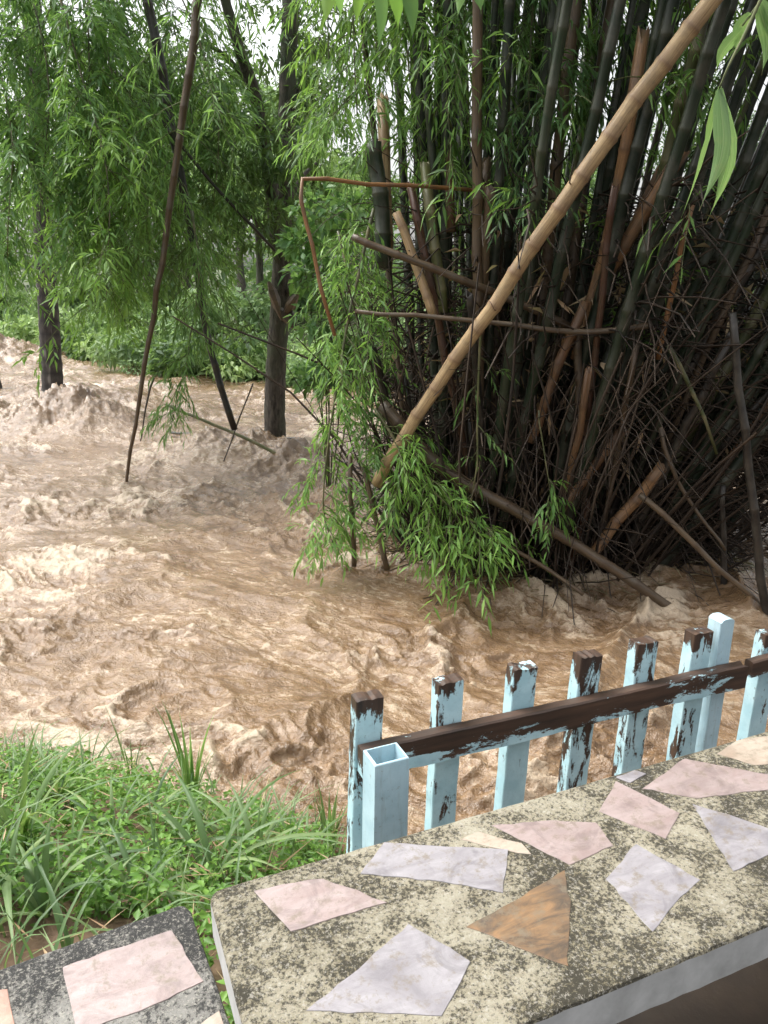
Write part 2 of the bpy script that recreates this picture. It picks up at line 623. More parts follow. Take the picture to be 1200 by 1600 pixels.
M['slab'] = slab_mat('slab_concrete', (.42, .385, .295), (.2, .165, .075), (.028, .024, .014), .75)
M['slab_grey'] = slab_mat('slab_grey_concrete', (.34, .33, .3), (.13, .125, .11), (.02, .02, .02), .9)
M['slab_side'] = plain_noise('slab_side', (.3, .3, .29), (.48, .48, .47), 16, .7, .5, .004)
M['stone_pink'] = stone_mat('stone_pink', (.265, .2, .187), (.335, .275, .262), (.2, .155, .147), .75)
M['stone_lilac'] = stone_mat('stone_lilac', (.22, .205, .216), (.31, .295, .306), (.165, .152, .164), .75)
M['stone_cream'] = stone_mat('stone_cream', (.33, .27, .215), (.41, .35, .285), (.27, .2, .15), .55)
M['stone_slate'] = stone_mat('stone_slate', (.07, .055, .042), (.25, .148, .075), (.075, .066, .058), .75)
M['stone_salmon'] = stone_mat('stone_salmon', (.34, .18, .125), (.4, .24, .18), (.26, .15, .11))
M['patio'] = plain_noise('patio', (.012, .008, .006), (.036, .024, .016), 6, .5, .5, .01)


def paint_mat(name, wear, rail=False):
    """pale blue paint flaking off dark weathered wood; the top end has rotted bare"""
    t = NT(name)
    co = t.coord()
    rnd = t.rand()
    off = t.n('CombineXYZ', {'X': t.math('MULTIPLY', rnd, 37), 'Y': t.math('MULTIPLY', rnd, 11), 'Z': t.math('MULTIPLY', rnd, 53)}).outputs[0]
    pc = t.n('VectorMath', {0: co, 1: off}, operation='ADD').outputs[0]
    gs = (3, 40, 40) if rail else (40, 40, 3)
    grain = t.noise(t.scale(pc, gs), 1.2, 5, .65)
    fl = t.noise(t.scale(pc, (7, 22, 22) if rail else (26, 26, 7)), 1.0, 7, .72, .5)
    sp = t.noise(pc, 130, 3, .7)
    top = t.attr('top')
    f = t.math('ADD', t.math('ADD', fl, t.math('MULTIPLY', sp, .12)), t.math('MULTIPLY', top, .5 if rail else .17))
    f = t.math('ADD', f, t.math('MULTIPLY_ADD', rnd, .12, -.06))
    bare = t.ramp(f, [(wear, 0), (wear + .035, 1)])
    wood = t.ramp(grain, [(.3, (.018, .012, .009)), (.75, (.095, .052, .032))])
    paint = t.ramp(t.noise(pc, 16, 4), [(.35, (.36, .56, .62)), (.65, (.5, .7, .75))])
    paint = t.mix(t.math('MULTIPLY', t.ramp(sp, [(.55, 0), (.75, 1)]), .3), paint, (.2, .32, .34))
    c = t.mix(bare, paint, wood)
    h = t.math('ADD', t.math('MULTIPLY', t.math('SUBTRACT', 1.0, bare), .6), t.math('MULTIPLY', grain, .5))
    return t.done(t.bsdf(c, t.math('MULTIPLY_ADD', bare, .1, .45), t.bump(h, .6, .003)))


M['paint'] = paint_mat('peeling_blue_paint', .64)
M['paint_worn'] = paint_mat('worn_blue_paint', .575)
M['rail'] = paint_mat('rail_wood', .49, True)
M['clean_paint'] = None
t = NT('blue_tube_paint')
_n = t.noise(t.coord(), 18, 5, .6)
_c = t.ramp(_n, [(.3, (.36, .52, .59)), (.7, (.48, .64, .7))])
_d = t.noise(t.scale(t.coord(), (60, 60, 6)), 1, 6, .7)
_c = t.mix(t.math('MULTIPLY', t.ramp(_d, [(.52, 0), (.7, 1)]), .4), _c, (.22, .26, .24))
_g = t.noise(t.coord(), 75, 5, .75)
_c = t.mix(t.math('MULTIPLY', t.ramp(_g, [(.6, 0), (.7, 1)]), .55), _c, (.14, .12, .09))
M['clean_paint'] = t.done(t.bsdf(_c, .45, t.bump(t.math('ADD', _n, _g), .2, .002)))

# ------------------------------------------------------------------ the setting: water, banks, patio
CL = A(1.52, 7.1)                                   # centre of the bamboo clump


def water_h(x, y):
    """height, foam of the flood"""
    wx = x + .35 * perlin(x * .7, y * .7, 11) + .12 * perlin(x * 2.3, y * 2.3, 12)
    wy = y + .35 * perlin(x * .7, y * .7, 13) + .12 * perlin(x * 2.3, y * 2.3, 14)
    a = radians(-22)                                # flow: towards +x and a little nearer
    p, q = wx * cos(a) + wy * sin(a), -wx * sin(a) + wy * cos(a)
    act = .62 + .5 * sstep(-.3, .45, fbm(x * .22, y * .22, 31, 2))
    r1 = ridge(p * .42, q * .3, 1, 1.6)
    r2 = ridge(p * .95, q * .7, 2, 2.0)
    r3 = ridge(p * 1.5, q * 2.9, 3, 2.2)
    r4 = ridge(p * 3.4, q * 6.6, 4, 2.0)
    r5 = ridge(p * 8, q * 13.5, 5, 1.6)
    br = sstep(-.35, .5, fbm(x * .55 + 3, y * .8, 33, 3))          # rough and slick patches
    lump = perlin(p * 2.0, q * 3.2, 6) + .6 * perlin(p * 4.3, q * 7, 7)
    h = act * (.13 * (r1 - .4) + .095 * (r2 - .4)) + (.3 + br) * (.046 * (r3 - .4) + .032 * (r4 - .4) + .021 * (r5 - .4) + .016 * lump)
    h += .05 * fbm(x * .3, y * .3, 41, 2)
    foam = (.5 * r2 * act + .5 * r3 + .35 * r4) * (.35 + .8 * br) - .5 + .5 * fbm(x * .5, y * .7, 51, 3)
    # water piling up against the trunks and the clump
    for (cx, cy, rx, ry, amp) in PILES:
        g = np.exp(-(((x - cx) / rx) ** 2 + ((y - cy) / ry) ** 2))
        jag = .8 + .35 * fbm(x * 1.3, y * 1.3, 61, 2)
        h = h + amp * g * jag + min(amp, .5) * g * (.22 * ridge(x * 2.4, y * 2.4, 62) + .2 * ridge(x * 5.3, y * 5.3, 63) + .1 * ridge(x * 11, y * 11, 64))
        foam = foam - .45 * g
    d = np.hypot((x - CL[0]) / 1.55, (y - CL[1]) / 1.3)
    ring = np.exp(-((d - 1.0) / .2) ** 2)
    h += .06 * ring * (.3 + r3)
    foam = foam + .1 * ring * r3
    for (cx, cy) in STEMS:                          # froth and a small wake round each stem in the water
        g = np.exp(-(((x - cx) / .16) ** 2 + ((y - cy) / .12) ** 2)) + .6 * np.exp(-(((x - cx - .22) / .25) ** 2 + ((y - cy + .08) / .09) ** 2))
        h = h + .03 * g * (.5 + r4)
        foam = foam + .22 * g
    return h, np.clip(foam, 0, 1)


PALM = drop(82, 655, 0)
TREE = drop(427, 700, 0)
STEMS = [tuple(drop(*q, 0)[:2]) for q in ((554, 880), (606, 885), (1131, 928), (1197, 965), (1055, 955), (910, 925), (900, 905), (680, 880))]
PILES = [(PALM[0] + .1, PALM[1] - .5, 1.3, .8, .5), (PALM[0] + 1.2, PALM[1] - 1.1, 1.1, .6, .3),
         (TREE[0] - .6, TREE[1] - .5, 1.0, .7, .34), (TREE[0] + .6, TREE[1] - 1.3, .7, .6, .22),
         (-13.4, 25.5, 2.2, 2.0, .9), (-6.5, 16.5, 1.6, .8, .25), (-.6, 8.3, .9, .7, .14)]

rows, cols = 920, 620
Yr = 2.3 * (52 / 2.3) ** np.linspace(0, 1, rows)
tc = np.linspace(-1.0, 1.0, cols)
X = tc[None] * (Yr[:, None] * .64 + 1.3)
Y = np.broadcast_to(Yr[:, None], X.shape)
Hh, Fo = water_h(X, Y)
i, j = np.meshgrid(np.arange(rows - 1), np.arange(cols - 1), indexing='ij')
F = np.stack([i * cols + j, i * cols + j + 1, (i + 1) * cols + j + 1, (i + 1) * cols + j], -1).reshape(-1, 4)
a_ = radians(-22)
flow = np.stack([(X * cos(a_) + Y * sin(a_)) * .85, (-X * sin(a_) + Y * cos(a_)) * 1.35, Hh * 1.5], -1).reshape(-1, 3)
obj('flood_water', mesh('flood_water', np.stack([X, Y, Hh], -1).reshape(-1, 3), F, True,
                        {'foam': Fo.ravel(), 'flow': flow}), M['water'], kind='structure',
    label='churning brown flood water filling the river')

SX = [-12, -5, -1.6, -.6, -.25, .1, .8, 1.6, 4, 12]
SY = [4.9, 3.9, 3.42, 3.0, 2.85, 2.6, 2.6, 2.8, 3.2, 4.0]


def bank_z(x, y):
    s = np.interp(x, SX, SY) - y + .12 * perlin(x * 1.3, y * 1.3, 71)
    z = np.where(s > 0, .98 * sstep(-.55, 1.7, s) - .14, s * .55 - .0)
    z = np.minimum(z, .93)
    return z + .035 * fbm(x * 2.2, y * 2.2, 72, 3) * sstep(-.4, .5, s)


nx, ny = 200, 110
X, Y = np.meshgrid(np.linspace(-12, 12, nx), np.linspace(-3, 5.2, ny))
i, j = np.meshgrid(np.arange(ny - 1), np.arange(nx - 1), indexing='ij')
F = np.stack([i * nx + j, i * nx + j + 1, (i + 1) * nx + j + 1, (i + 1) * nx + j], -1).reshape(-1, 4)
obj('river_bank', mesh('river_bank', np.stack([X, Y, bank_z(X, Y)], -1).reshape(-1, 3), F), M['soil'], kind='structure',
    label='brown earth bank sloping down to the flood')

FX = [-60, -30, -17, -9, -5.4, -3.0, -1.0, 2, 8, 20, 60]
FY = [46, 38, 32.5, 24.5, 20.2, 19.2, 18.0, 17.5, 17, 17, 20]


def far_z(x, y):
    s = y - np.interp(x, FX, FY) + 1.2 * perlin(x * .35, y * .35, 81)
    return np.where(s > 0, 1.5 * sstep(-1, 9, s) - .25 + .025 * s, s * .4) + .25 * fbm(x * .3, y * .3, 82, 3) * sstep(0, 3, s)


nx, ny = 170, 110
X, Y = np.meshgrid(np.linspace(-150, 150, nx), 14 + 286 * np.linspace(0, 1, ny) ** 2.2)
i, j = np.meshgrid(np.arange(ny - 1), np.arange(nx - 1), indexing='ij')
F = np.stack([i * nx + j, i * nx + j + 1, (i + 1) * nx + j + 1, (i + 1) * nx + j], -1).reshape(-1, 4)
obj('far_bank', mesh('far_bank', np.stack([X, Y, far_z(X, Y)], -1).reshape(-1, 3), F), M['far_soil'], kind='structure',
    label='overgrown far bank across the flood')

SLAB_Z, SLAB2_Z, PATIO_Z = CAMZ - .95, CAMZ - 1.05, .96


def box(x0, x1, y0, y1, z0, z1, bev=0):
    import bmesh
    bm = bmesh.new()
    bmesh.ops.create_cube(bm, size=1)
    for v in bm.verts:
        v.co = ((x0 + x1) / 2 + v.co.x * (x1 - x0), (y0 + y1) / 2 + v.co.y * (y1 - y0), (z0 + z1) / 2 + v.co.z * (z1 - z0))
    if bev:
        bmesh.ops.bevel(bm, geom=bm.edges[:], offset=bev, segments=2, profile=.6, affect='EDGES')
    return bm


def bm_mesh(name, bm, smooth=False):
    me = bpy.data.meshes.new(name)
    bm.to_mesh(me)
    bm.free()
    me.polygons.foreach_set('use_smooth', np.full(len(me.polygons), smooth))
    return me


_e = drop(325, 1392, SLAB_Z)
_d = norm(drop(1195, 1142, SLAB_Z) - _e)            # the benches run along _d
BD = A(_d[0], _d[1])
BN = A(BD[1], -BD[0])                               # towards the camera
pv = []
for s_, n_ in ((-6, -.03), (8, -.03), (8, 5), (-6, 5)):
    q = _e[:2] + BD * s_ + BN * n_
    pv.append(q)
V = np.array([[*p, PATIO_Z] for p in pv] + [[*p, .3] for p in pv])
obj('patio', mesh('patio', V, [np.array([[0, 3, 2, 1], [0, 1, 5, 4], [1, 2, 6, 5], [2, 3, 7, 6], [3, 0, 4, 7]])], False), M['patio'],
    kind='structure', label='dark wet patio floor under the benches')

# ------------------------------------------------------------------ benches
import bmesh


def poly_prism(pts, z0, z1, bev=.0):
    bm = bmesh.new()
    top = [bm.verts.new((p[0], p[1], z1)) for p in pts]
    bot = [bm.verts.new((p[0], p[1], z0)) for p in pts]
    f = bm.faces.new(top)
    bm.faces.new(bot[::-1])
    n = len(pts)
    for q in range(n):
        bm.faces.new((top[q], bot[q], bot[(q + 1) % n], top[(q + 1) % n]))
    bmesh.ops.recalc_face_normals(bm, faces=bm.faces[:])
    if bev:
        es = [e for e in f.edges]
        bmesh.ops.bevel(bm, geom=es, offset=bev, segments=2, profile=.5, affect='EDGES')
    return bm


def bench(label, corner, ang, length, width, thick, z, mat, stones, legs, seed):
    rng = np.random.default_rng(seed)
    root = thing('stone_bench', label, 'bench', (corner[0], corner[1], PATIO_Z), ang)
    # slab in local coords: x along, -y towards the camera, worn rounded outline
    n = 60
    out = []
    r = .022
    for (cx, cy, a0) in ((length - r, -r, 0), (r, -r, 90), (r, -width + r, 180), (length - r, -width + r, 270)):
        for q in range(5):
            a = radians(a0 + q * 22.5)
            out.append((cx + r * cos(a), cy + r * sin(a)))
    pts = []
    for q in range(len(out)):
        p0, p1 = np.array(out[q]), np.array(out[(q + 1) % len(out)])
        m = max(1, int(np.linalg.norm(p1 - p0) / .03))
        for k in range(m):
            p = p0 + (p1 - p0) * k / m
            pts.append(p + rng.normal(0, .0005, 2))
    zz = z - PATIO_Z
    bm = poly_prism(pts, zz - thick, zz, .007)
    me = bm_mesh('slab', bm)
    me.materials.append(mat)
    me.materials.append(M['slab_side'])
    for p in me.polygons:
        p.material_index = 0 if p.normal.z > .35 else 1
    obj('slab', me, None, root)
    for lx in legs:
        lb = poly_prism([(lx - .05, -.07), (lx + .05, -.07), (lx + .07, -width + .07), (lx - .07, -width + .07)], 0.002, zz - thick - .002, .006)
        obj('leg', bm_mesh('leg', lb), M['slab_side'], root)
    ca, sa = cos(-ang), sin(-ang)
    for uv, mk, lb in stones:
        loc = []
        for (u, v) in uv:
            p = drop(u, v, z)[:2] - np.array(corner[:2])
            loc.append((p[0] * ca - p[1] * sa, p[0] * sa + p[1] * ca))
        loc = np.array(loc)
        loc[:, 0] = np.clip(loc[:, 0], .008, length - .01)
        loc[:, 1] = np.clip(loc[:, 1], -width + .008, -.006)
        # chipped edges
        pp = []
        for q in range(len(loc)):
            p0, p1 = loc[q], loc[(q + 1) % len(loc)]
            m = max(2, int(np.linalg.norm(p1 - p0) / .018))
            for k in range(m):
                pp.append(p0 + (p1 - p0) * k / m + rng.normal(0, .0011, 2) * (k > 0))
        o = obj('stone', bm_mesh('stone', poly_prism(pp, zz - .012, zz + rng.uniform(.0008, .002), .0007)), M[mk], root)
        if lb:
            o['label'] = lb
    return root


ANG1 = math.atan2(BD[1], BD[0])
ST1 = [
    ([(397, 1393), (440, 1383), (505, 1374), (560, 1392), (605, 1411), (530, 1432), (455, 1456), (425, 1424)], 'stone_pink', 'pale pink stone inlay'),
    ([(563, 1366), (600, 1316), (700, 1324), (794, 1328), (786, 1396), (690, 1378)], 'stone_lilac', None),
    ([(478, 1580), (560, 1515), (638, 1444), (735, 1503), (690, 1588)], 'stone_lilac', 'large lilac stone inlay'),
    ([(728, 1449), (800, 1410), (882, 1360), (892, 1408), (888, 1510)], 'stone_slate', 'brown slate inlay'),
    ([(768, 1290), (850, 1283), (932, 1286), (958, 1322), (890, 1352), (825, 1318)], 'stone_pink', None),
    ([(946, 1374), (994, 1319), (1094, 1375), (1055, 1412), (1020, 1456)], 'stone_lilac', None),
    ([(936, 1268), (962, 1221), (1062, 1271), (1040, 1311)], 'stone_pink', None),
    ([(1082, 1257), (1140, 1274), (1215, 1300), (1215, 1330), (1146, 1362)], 'stone_lilac', None),
    ([(1003, 1233), (1070, 1186), (1215, 1214), (1215, 1232), (1090, 1248)], 'stone_pink', None),
    ([(1120, 1178), (1150, 1158), (1215, 1148), (1225, 1190), (1180, 1196)], 'stone_cream', None),
    ([(720, 1312), (748, 1300), (815, 1318), (830, 1335), (770, 1325)], 'stone_cream', None),
    ([(962, 1215), (990, 1203), (1010, 1210), (985, 1224)], 'stone_lilac', None),
]
bench('mossy concrete bench top inlaid with many pink and lilac stones, beside blue fence', _e[:2], ANG1, 1.75, .40, .072, SLAB_Z, M['slab'],
      ST1, (.22, 1.45), 5)
_e2 = drop(293, 1408, SLAB2_Z)
_f2 = drop(0, 1512, SLAB2_Z)
d2 = norm(_e2 - _f2)
ANG2 = math.atan2(d2[1], d2[0])
c2 = _e2[:2] - d2[:2] * 1.3
ST2 = [
    ([(98, 1512), (180, 1483), (268, 1454), (318, 1534), (220, 1580), (120, 1615)], 'stone_pink', 'pale pink stone inlay'),
    ([(-40, 1552), (12, 1546), (24, 1605), (-40, 1625)], 'stone_salmon', 'salmon stone inlay'),
    ([(305, 1608), (356, 1574), (384, 1612), (330, 1640)], 'stone_cream', None),
    ([(-180, 1590), (-90, 1575), (-70, 1640), (-170, 1660)], 'stone_lilac', None),
]
bench('dark grey speckled bench end with one big pale stone, left of mossy bench', c2, ANG2, 1.3, .38, .06, SLAB2_Z, M['slab_grey'],
      ST2, (.3, 1.0), 6)

# ------------------------------------------------------------------ picket fence
FZ = CAMZ - .95
F0 = drop(560, 1090, FZ)
F1 = drop(1085, 986, FZ)
fd = norm((F1 - F0)[:2])
FANG = math.atan2(fd[1], fd[0])
flen = np.linalg.norm((F1 - F0)[:2])
fence = thing('picket_fence', 'low picket fence with peeling pale blue paint and bare brown rail', 'fence', (F0[0], F0[1], .86), FANG)


def board(name, wd, th, z0, z1, mat, x, y, lean=0, tilt=0, jag=.006, seed=0, round_top=False):
    """upright board, worn top edge; attribute top runs to 1 at the rotted upper end"""
    rng = np.random.default_rng(seed)
    nw, nh = 8, 16
    xs = np.linspace(-wd / 2, wd / 2, nw)
    zs = np.linspace(0, z1 - z0, nh)
    Xg, Zg = np.meshgrid(xs, zs)
    topj = rng.normal(0, jag, nw)
    if round_top:
        topj = -.35 * (np.abs(xs) / (wd / 2)) ** 3 * wd * .5
    Zg = Zg + topj[None] * (zs[:, None] / zs[-1]) ** 6
    Xg = Xg + rng.normal(0, .0008, (nh, 1)) * np.ones((1, nw))
    fr = np.stack([Xg, np.full_like(Xg, -th / 2), Zg], -1)
    bk = np.stack([Xg, np.full_like(Xg, th / 2), Zg], -1)
    e = .0022
    fr[:, 0, 0] += e; fr[:, -1, 0] -= e
    bk[:, 0, 0] += e; bk[:, -1, 0] -= e
    L = np.stack([Xg[:, :1] * 1, np.full((nh, 1), -th / 2 + e), Zg[:, :1]], -1)
    L2 = L.copy(); L2[..., 1] = th / 2 - e
    R = np.stack([Xg[:, -1:], np.full((nh, 1), -th / 2 + e), Zg[:, -1:]], -1)
    R2 = R.copy(); R2[..., 1] = th / 2 - e
    ring = np.concatenate([L, fr, R, R2, bk[:, ::-1], L2], 1)
    k = ring.shape[1]
    V = ring.reshape(-1, 3)
    i, j = np.meshgrid(np.arange(nh - 1), np.arange(k), indexing='ij')
    F = np.stack([i * k + j, i * k + (j + 1) % k, (i + 1) * k + (j + 1) % k, (i + 1) * k + j], -1).reshape(-1, 4)
    o = (nh - 1) * k
    tops = [[o + q, o + q + 1, o + k - 2 - q, o + k - 1 - q] for q in range(0, k // 2 - 1)]
    top = sstep(.9, 1.0, (V[:, 2]) / (z1 - z0)) * (0 if round_top else 1)
    me = mesh(name, V, [F, np.array(tops)], False, {'top': top})
    ob = obj(name, me, mat, fence, (x, y, 0))
    ob.rotation_euler = (tilt, lean, 0)
    return ob


zt = FZ - .86
PK = [(-.008, 'paint', .0), (1.0, 'paint_worn', .0), (2.0, 'paint', -.004), (3.0, 'paint_worn', .002), (4.0, 'paint', .0), (5.0, 'paint_worn', .0), (6.35, 'paint', -.05), (7.35, 'paint', .0), (8.35, 'paint_worn', .0)]
stp = flen / 5
# picket places are read off the photograph: they are not quite evenly nailed
PU = [(560, 1092), (690, 1064), (803, 1042), (906, 1021), (999, 1005), (1087, 987)]
for q, (k, mk, dz) in enumerate(PK):
    if q < 6:
        p = drop(*PU[q], FZ)
        x = float(np.dot(p[:2] - F0[:2], fd))
        dz = 0
    else:
        x = stp * k
    b = board('picket', .07, .042, 0, zt + dz + RNG.uniform(-.004, .004), M[mk], x, 0, radians(2.0 + RNG.uniform(-.6, .6)), 0, .0016, 100 + q)
pt = drop(1119, 969, FZ + .01)
xt = float(np.dot(pt[:2] - F0[:2], fd))
pb = board('post', .052, .05, 0, zt + .028, M['clean_paint'], xt + .004, .005, radians(.2), 0, .001, 120, True)
pb['label'] = 'taller clean pale blue post with rounded top'


def rail(x0, x1, zc, hh, th, y, rise, seed, mat, name='rail'):
    rng = np.random.default_rng(seed)
    n = 46
    xs = np.linspace(x0, x1, n)
    V = []
    prof = [(-th / 2, -hh / 2), (-th / 2, hh / 2 - .004), (-th / 2 + .004, hh / 2), (th / 2 - .004, hh / 2), (th / 2, hh / 2 - .004), (th / 2, -hh / 2)]
    lo = np.cumsum(rng.normal(0, .0012, n))
    lo -= np.linspace(lo[0], lo[-1], n)
    up = np.cumsum(rng.normal(0, .0007, n))
    up -= np.linspace(up[0], up[-1], n)
    for a, x in enumerate(xs):
        for (py, pz) in prof:
            ex = 0
            if a == n - 1:
                ex = rng.uniform(-.02, .03)
            V.append((x + ex, y + py, zc + rise * (x - x0) + pz + (lo[a] if pz < 0 else up[a])))
    V = np.array(V)
    k = len(prof)
    i, j = np.meshgrid(np.arange(n - 1), np.arange(k), indexing='ij')
    F = np.stack([i * k + j, i * k + (j + 1) % k, (i + 1) * k + (j + 1) % k, (i + 1) * k + j], -1).reshape(-1, 4)
    caps = np.array([np.arange(k), (n - 1) * k + np.arange(k)[::-1]])
    top = np.where(V[:, 2] > zc + rise * (V[:, 0] - x0), .26, -.27 + .2 * sstep(.5, .85, V[:, 0] / .95))
    return obj(name, mesh(name, V, [F, caps], False, {'top': top}), mat, fence)


rail(-.012, xt + .06, zt - .147, .074, .034, -.041, .0, 3, M['rail'])
rail(xt + .085, xt + .95, zt - .132, .05, .03, -.041, .02, 4, M['rail'])

# hollow square tube standing in front of the first picket
TP = at(597, 1192, 1.43)
bm = bmesh.new()
wo_, wi_ = .041, .035
zt0, zt1 = 0, TP[2] - .86
ringv = []
for (h_, z_) in ((wo_, zt0), (wo_, zt1 - .002), (wo_ - .002, zt1), (wi_, zt1), (wi_, zt1 - .25)):
    ringv.append([bm.verts.new((sx * h_, sy * h_ * .8, z_)) for sx, sy in ((-1, -1), (1, -1), (1, 1), (-1, 1))])
for a, b in zip(ringv[:-1], ringv[1:]):
    for q in range(4):
        bm.faces.new((a[q], a[(q + 1) % 4], b[(q + 1) % 4], b[q]))
bm.faces.new(ringv[-1])
bm.faces.new(ringv[0][::-1])
tp = obj('tube_post', bm_mesh('tube_post', bm), M['clean_paint'], None, (TP[0], TP[1] + .03, .86),
         'pale blue hollow square tube standing open topped before the first picket', 'post')
tp.rotation_euler = (0, radians(1.0), FANG + radians(3))

# ------------------------------------------------------------------ the bamboo clump
clump = thing('bamboo_clump', 'big dark bamboo clump of crowded culms rising from the flood', 'bamboo', (CL[0], CL[1], -.3))
CO = A(CL[0], CL[1], -.3)
rng = np.random.default_rng(21)
tips = []
NC = 150
for q in range(NC):
    r = math.sqrt((q + .5) / NC)
    th = q * 2.39996 + rng.uniform(-.3, .3)
    bx, by = r * cos(th), r * sin(th)
    if q % 6 == 5:                                  # the right flank is the thickest
        bx = abs(bx) * .5 + .5
    B0 = A(bx * 1.2, by * .95, rng.uniform(-.1, .1))
    lx = .1 + bx * (.5 if bx > 0 else .14) + rng.normal(0, .05)
    ly = by * .22 + rng.normal(0, .05)
    Ht = rng.uniform(7.5, 11)
    pts = []
    for f in (0, .2, .45, .72, 1.0):
        z = Ht * f
        out = z + 0.022 * z * z * (.3 + r)
        pts.append(B0 + A(lx * out, ly * out, z))
    kind = rng.uniform()
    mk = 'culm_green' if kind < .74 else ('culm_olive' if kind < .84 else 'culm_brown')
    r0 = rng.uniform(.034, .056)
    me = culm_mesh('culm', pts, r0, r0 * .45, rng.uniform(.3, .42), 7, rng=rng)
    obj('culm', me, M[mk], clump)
    tips.append((np.array(pts), r0))

# cut and broken dead stumps among the live culms
for q in range(46):
    th = rng.uniform(0, 2 * pi)
    r = math.sqrt(rng.uniform(.35, 1.15))
    bx, by = r * cos(th), -abs(r * sin(th)) if rng.uniform() < .75 else r * sin(th)
    B0 = A(bx * 1.1, by * .85, 0)
    lx = .1 + bx * (.5 if bx > 0 else .1) + rng.normal(0, .14)
    ly = by * .22 + rng.normal(0, .08)
    Ht = rng.uniform(.7, 3.6)
    P = [B0, B0 + A(lx, ly, 1) * Ht * .5, B0 + A(lx * 1.08, ly, 1) * Ht]
    mk = rng.choice(['culm_brown', 'culm_rust', 'culm_black', 'culm_red', 'culm_black'])
    r0 = rng.uniform(.022, .045)
    obj('dead_culm', culm_mesh('dead_culm', P, r0, r0 * .9, rng.uniform(.22, .32), 8, hollow=True, rng=rng, splinter=.06), M[mk], clump)

# dead side branches and thorny twigs woven through the lower part
bag = Bag()
for q in range(6500):
    P0, r0 = tips[rng.integers(NC)]
    f = rng.uniform(0, 1) ** 1.4
    zz = .1 + f * 3.3
    p = np.array([np.interp(zz, P0[:, 2], P0[:, k]) for k in range(3)])
    d = norm(A(p[0], p[1] * 1.2 - .4, 0) + rng.normal(0, .7, 3) * A(1, 1, .6))
    L = rng.uniform(.25, 1.0)
    sag = rng.uniform(-.3, .6)
    pa = [p + d * L * s + A(0, 0, -sag) * L * s * s + rng.normal(0, .02, 3) for s in (0, .3, .65, 1)]
    thin_lines(bag, [pa], rng.uniform(.003, .012))
o = obj('dead_twigs', bag.mesh('dead_twigs'), M['twig'], clump, kind='stuff')

# thin dead stems fanning out of the base: they make the bowl shape
bag = Bag()
for q in range(620):
    th = rng.uniform(0, 2 * pi)
    r = rng.uniform(.35, 1.12)
    bx, by = r * cos(th), r * sin(th)
    if by > .3 and rng.uniform() < .7:
        by = -by
    p = A(bx * 1.22, by * 1.0, rng.uniform(-.1, .15))
    lx = .08 + bx * (.75 if bx > 0 else .22) + rng.normal(0, .2)
    ly = by * .3 + rng.normal(0, .12)
    L = rng.uniform(.6, 3.0)
    bow = rng.normal(0, .12, 3)
    pa = spline([p, p + A(lx, ly, 1) * L * .5 + bow * L * .5, p + A(lx * 1.15, ly * 1.15, 1 - .25 * abs(lx)) * L + rng.normal(0, .08, 3)], 6)
    thin_lines(bag, [pa], rng.uniform(.006, .02))
obj('dead_stems', bag.mesh('dead_stems'), M['twig'], clump, kind='stuff')

# dry culm sheaths caught in the tangle
bag = Bag()
n = 420
th = rng.uniform(0, 2 * pi, n)
zz = rng.uniform(.1, 3.2, n)
rad = (1 + .22 * zz) * rng.uniform(.75, 1.05, n)
P = np.stack([np.cos(th) * rad * 1.1 + .1 * zz, -np.abs(np.sin(th)) * rad * .85, zz], 1)
D = norm(rng.normal(0, 1, (n, 3)) + A(0, 0, -.3))
V, F, r = leaf_geo(P, D, rng.uniform(.08, .3, n), rng.uniform(.012, .05, n), rng, .1, .8)
bag.add(V, F, rnd=r)
obj('culm_sheaths', bag.mesh('culm_sheaths'), M['leaf_dry'], clump, kind='stuff')


def foliage_on(path, rng, n_br, br_len, sp_per, sp_len, per, L, W, t0=0, t1=1, out=None, bagL=None, bagT=None, sag=.4, hang=.35):
    """leafy side branches along a stem; returns nothing, fills the bags"""
    D = spline(path, 80)
    T = norm(np.gradient(D, axis=0))
    S, SD, EL = [], [], []
    lines = []
    for q in range(n_br):
        f = t0 + (t1 - t0) * (q + rng.uniform(0, 1)) / n_br
        k = min(79, int(f * 79))
        side = norm(np.cross(T[k], rng.normal(0, 1, 3)))
        d = norm(side + T[k] * .5 + (out if out is not None else 0))
        L1 = br_len * rng.uniform(.4, 1.15)
        cur = [D[k] + d * L1 * s + A(0, 0, -1) * sag * L1 * s * s for s in (0, .33, .66, 1)]
        lines.append(cur)
        for m in range(sp_per):
            s = rng.uniform(.15, 1)
            p = D[k] + d * L1 * s + A(0, 0, -1) * sag * L1 * s * s
            S.append(p)
            SD.append(norm(d * .8 + rng.normal(0, .6, 3) + A(0, 0, -.25)))
            EL.append(sp_len * rng.uniform(.6, 1.2))
    S, SD, EL = np.array(S), np.array(SD), np.array(EL)
    P, DD, LL, WW, mid, ends = sprays(S, SD, EL, per, L, W, rng, hang=hang)
    V, F, r = leaf_geo(P, DD, LL, WW, rng)
    bagL.add(V, F, rnd=r)
    thin_lines(bagT, lines, .005)
    thin_lines(bagT, np.stack([S, mid, ends], 1), .0022)


# the clump's own leaves: sparse among the culms, a dense canopy overhead
bl, bt = Bag(), Bag()
for q, (P0, r0) in enumerate(tips):
    if q % 6 == 0:
        foliage_on(P0, rng, 5, .6, 4, .3, 7, .15, .02, .3, .62, bagL=bl, bagT=bt)
    foliage_on(P0, rng, 8, 1.0, 6, .4, 7, .2, .032, .66, 1.0, bagL=bl, bagT=bt)
obj('foliage', bl.mesh('foliage'), M['leaf_bamboo'], clump, kind='stuff')
obj('leaf_twigs', bt.mesh('leaf_twigs'), M['twig_green'], clump, kind='stuff')


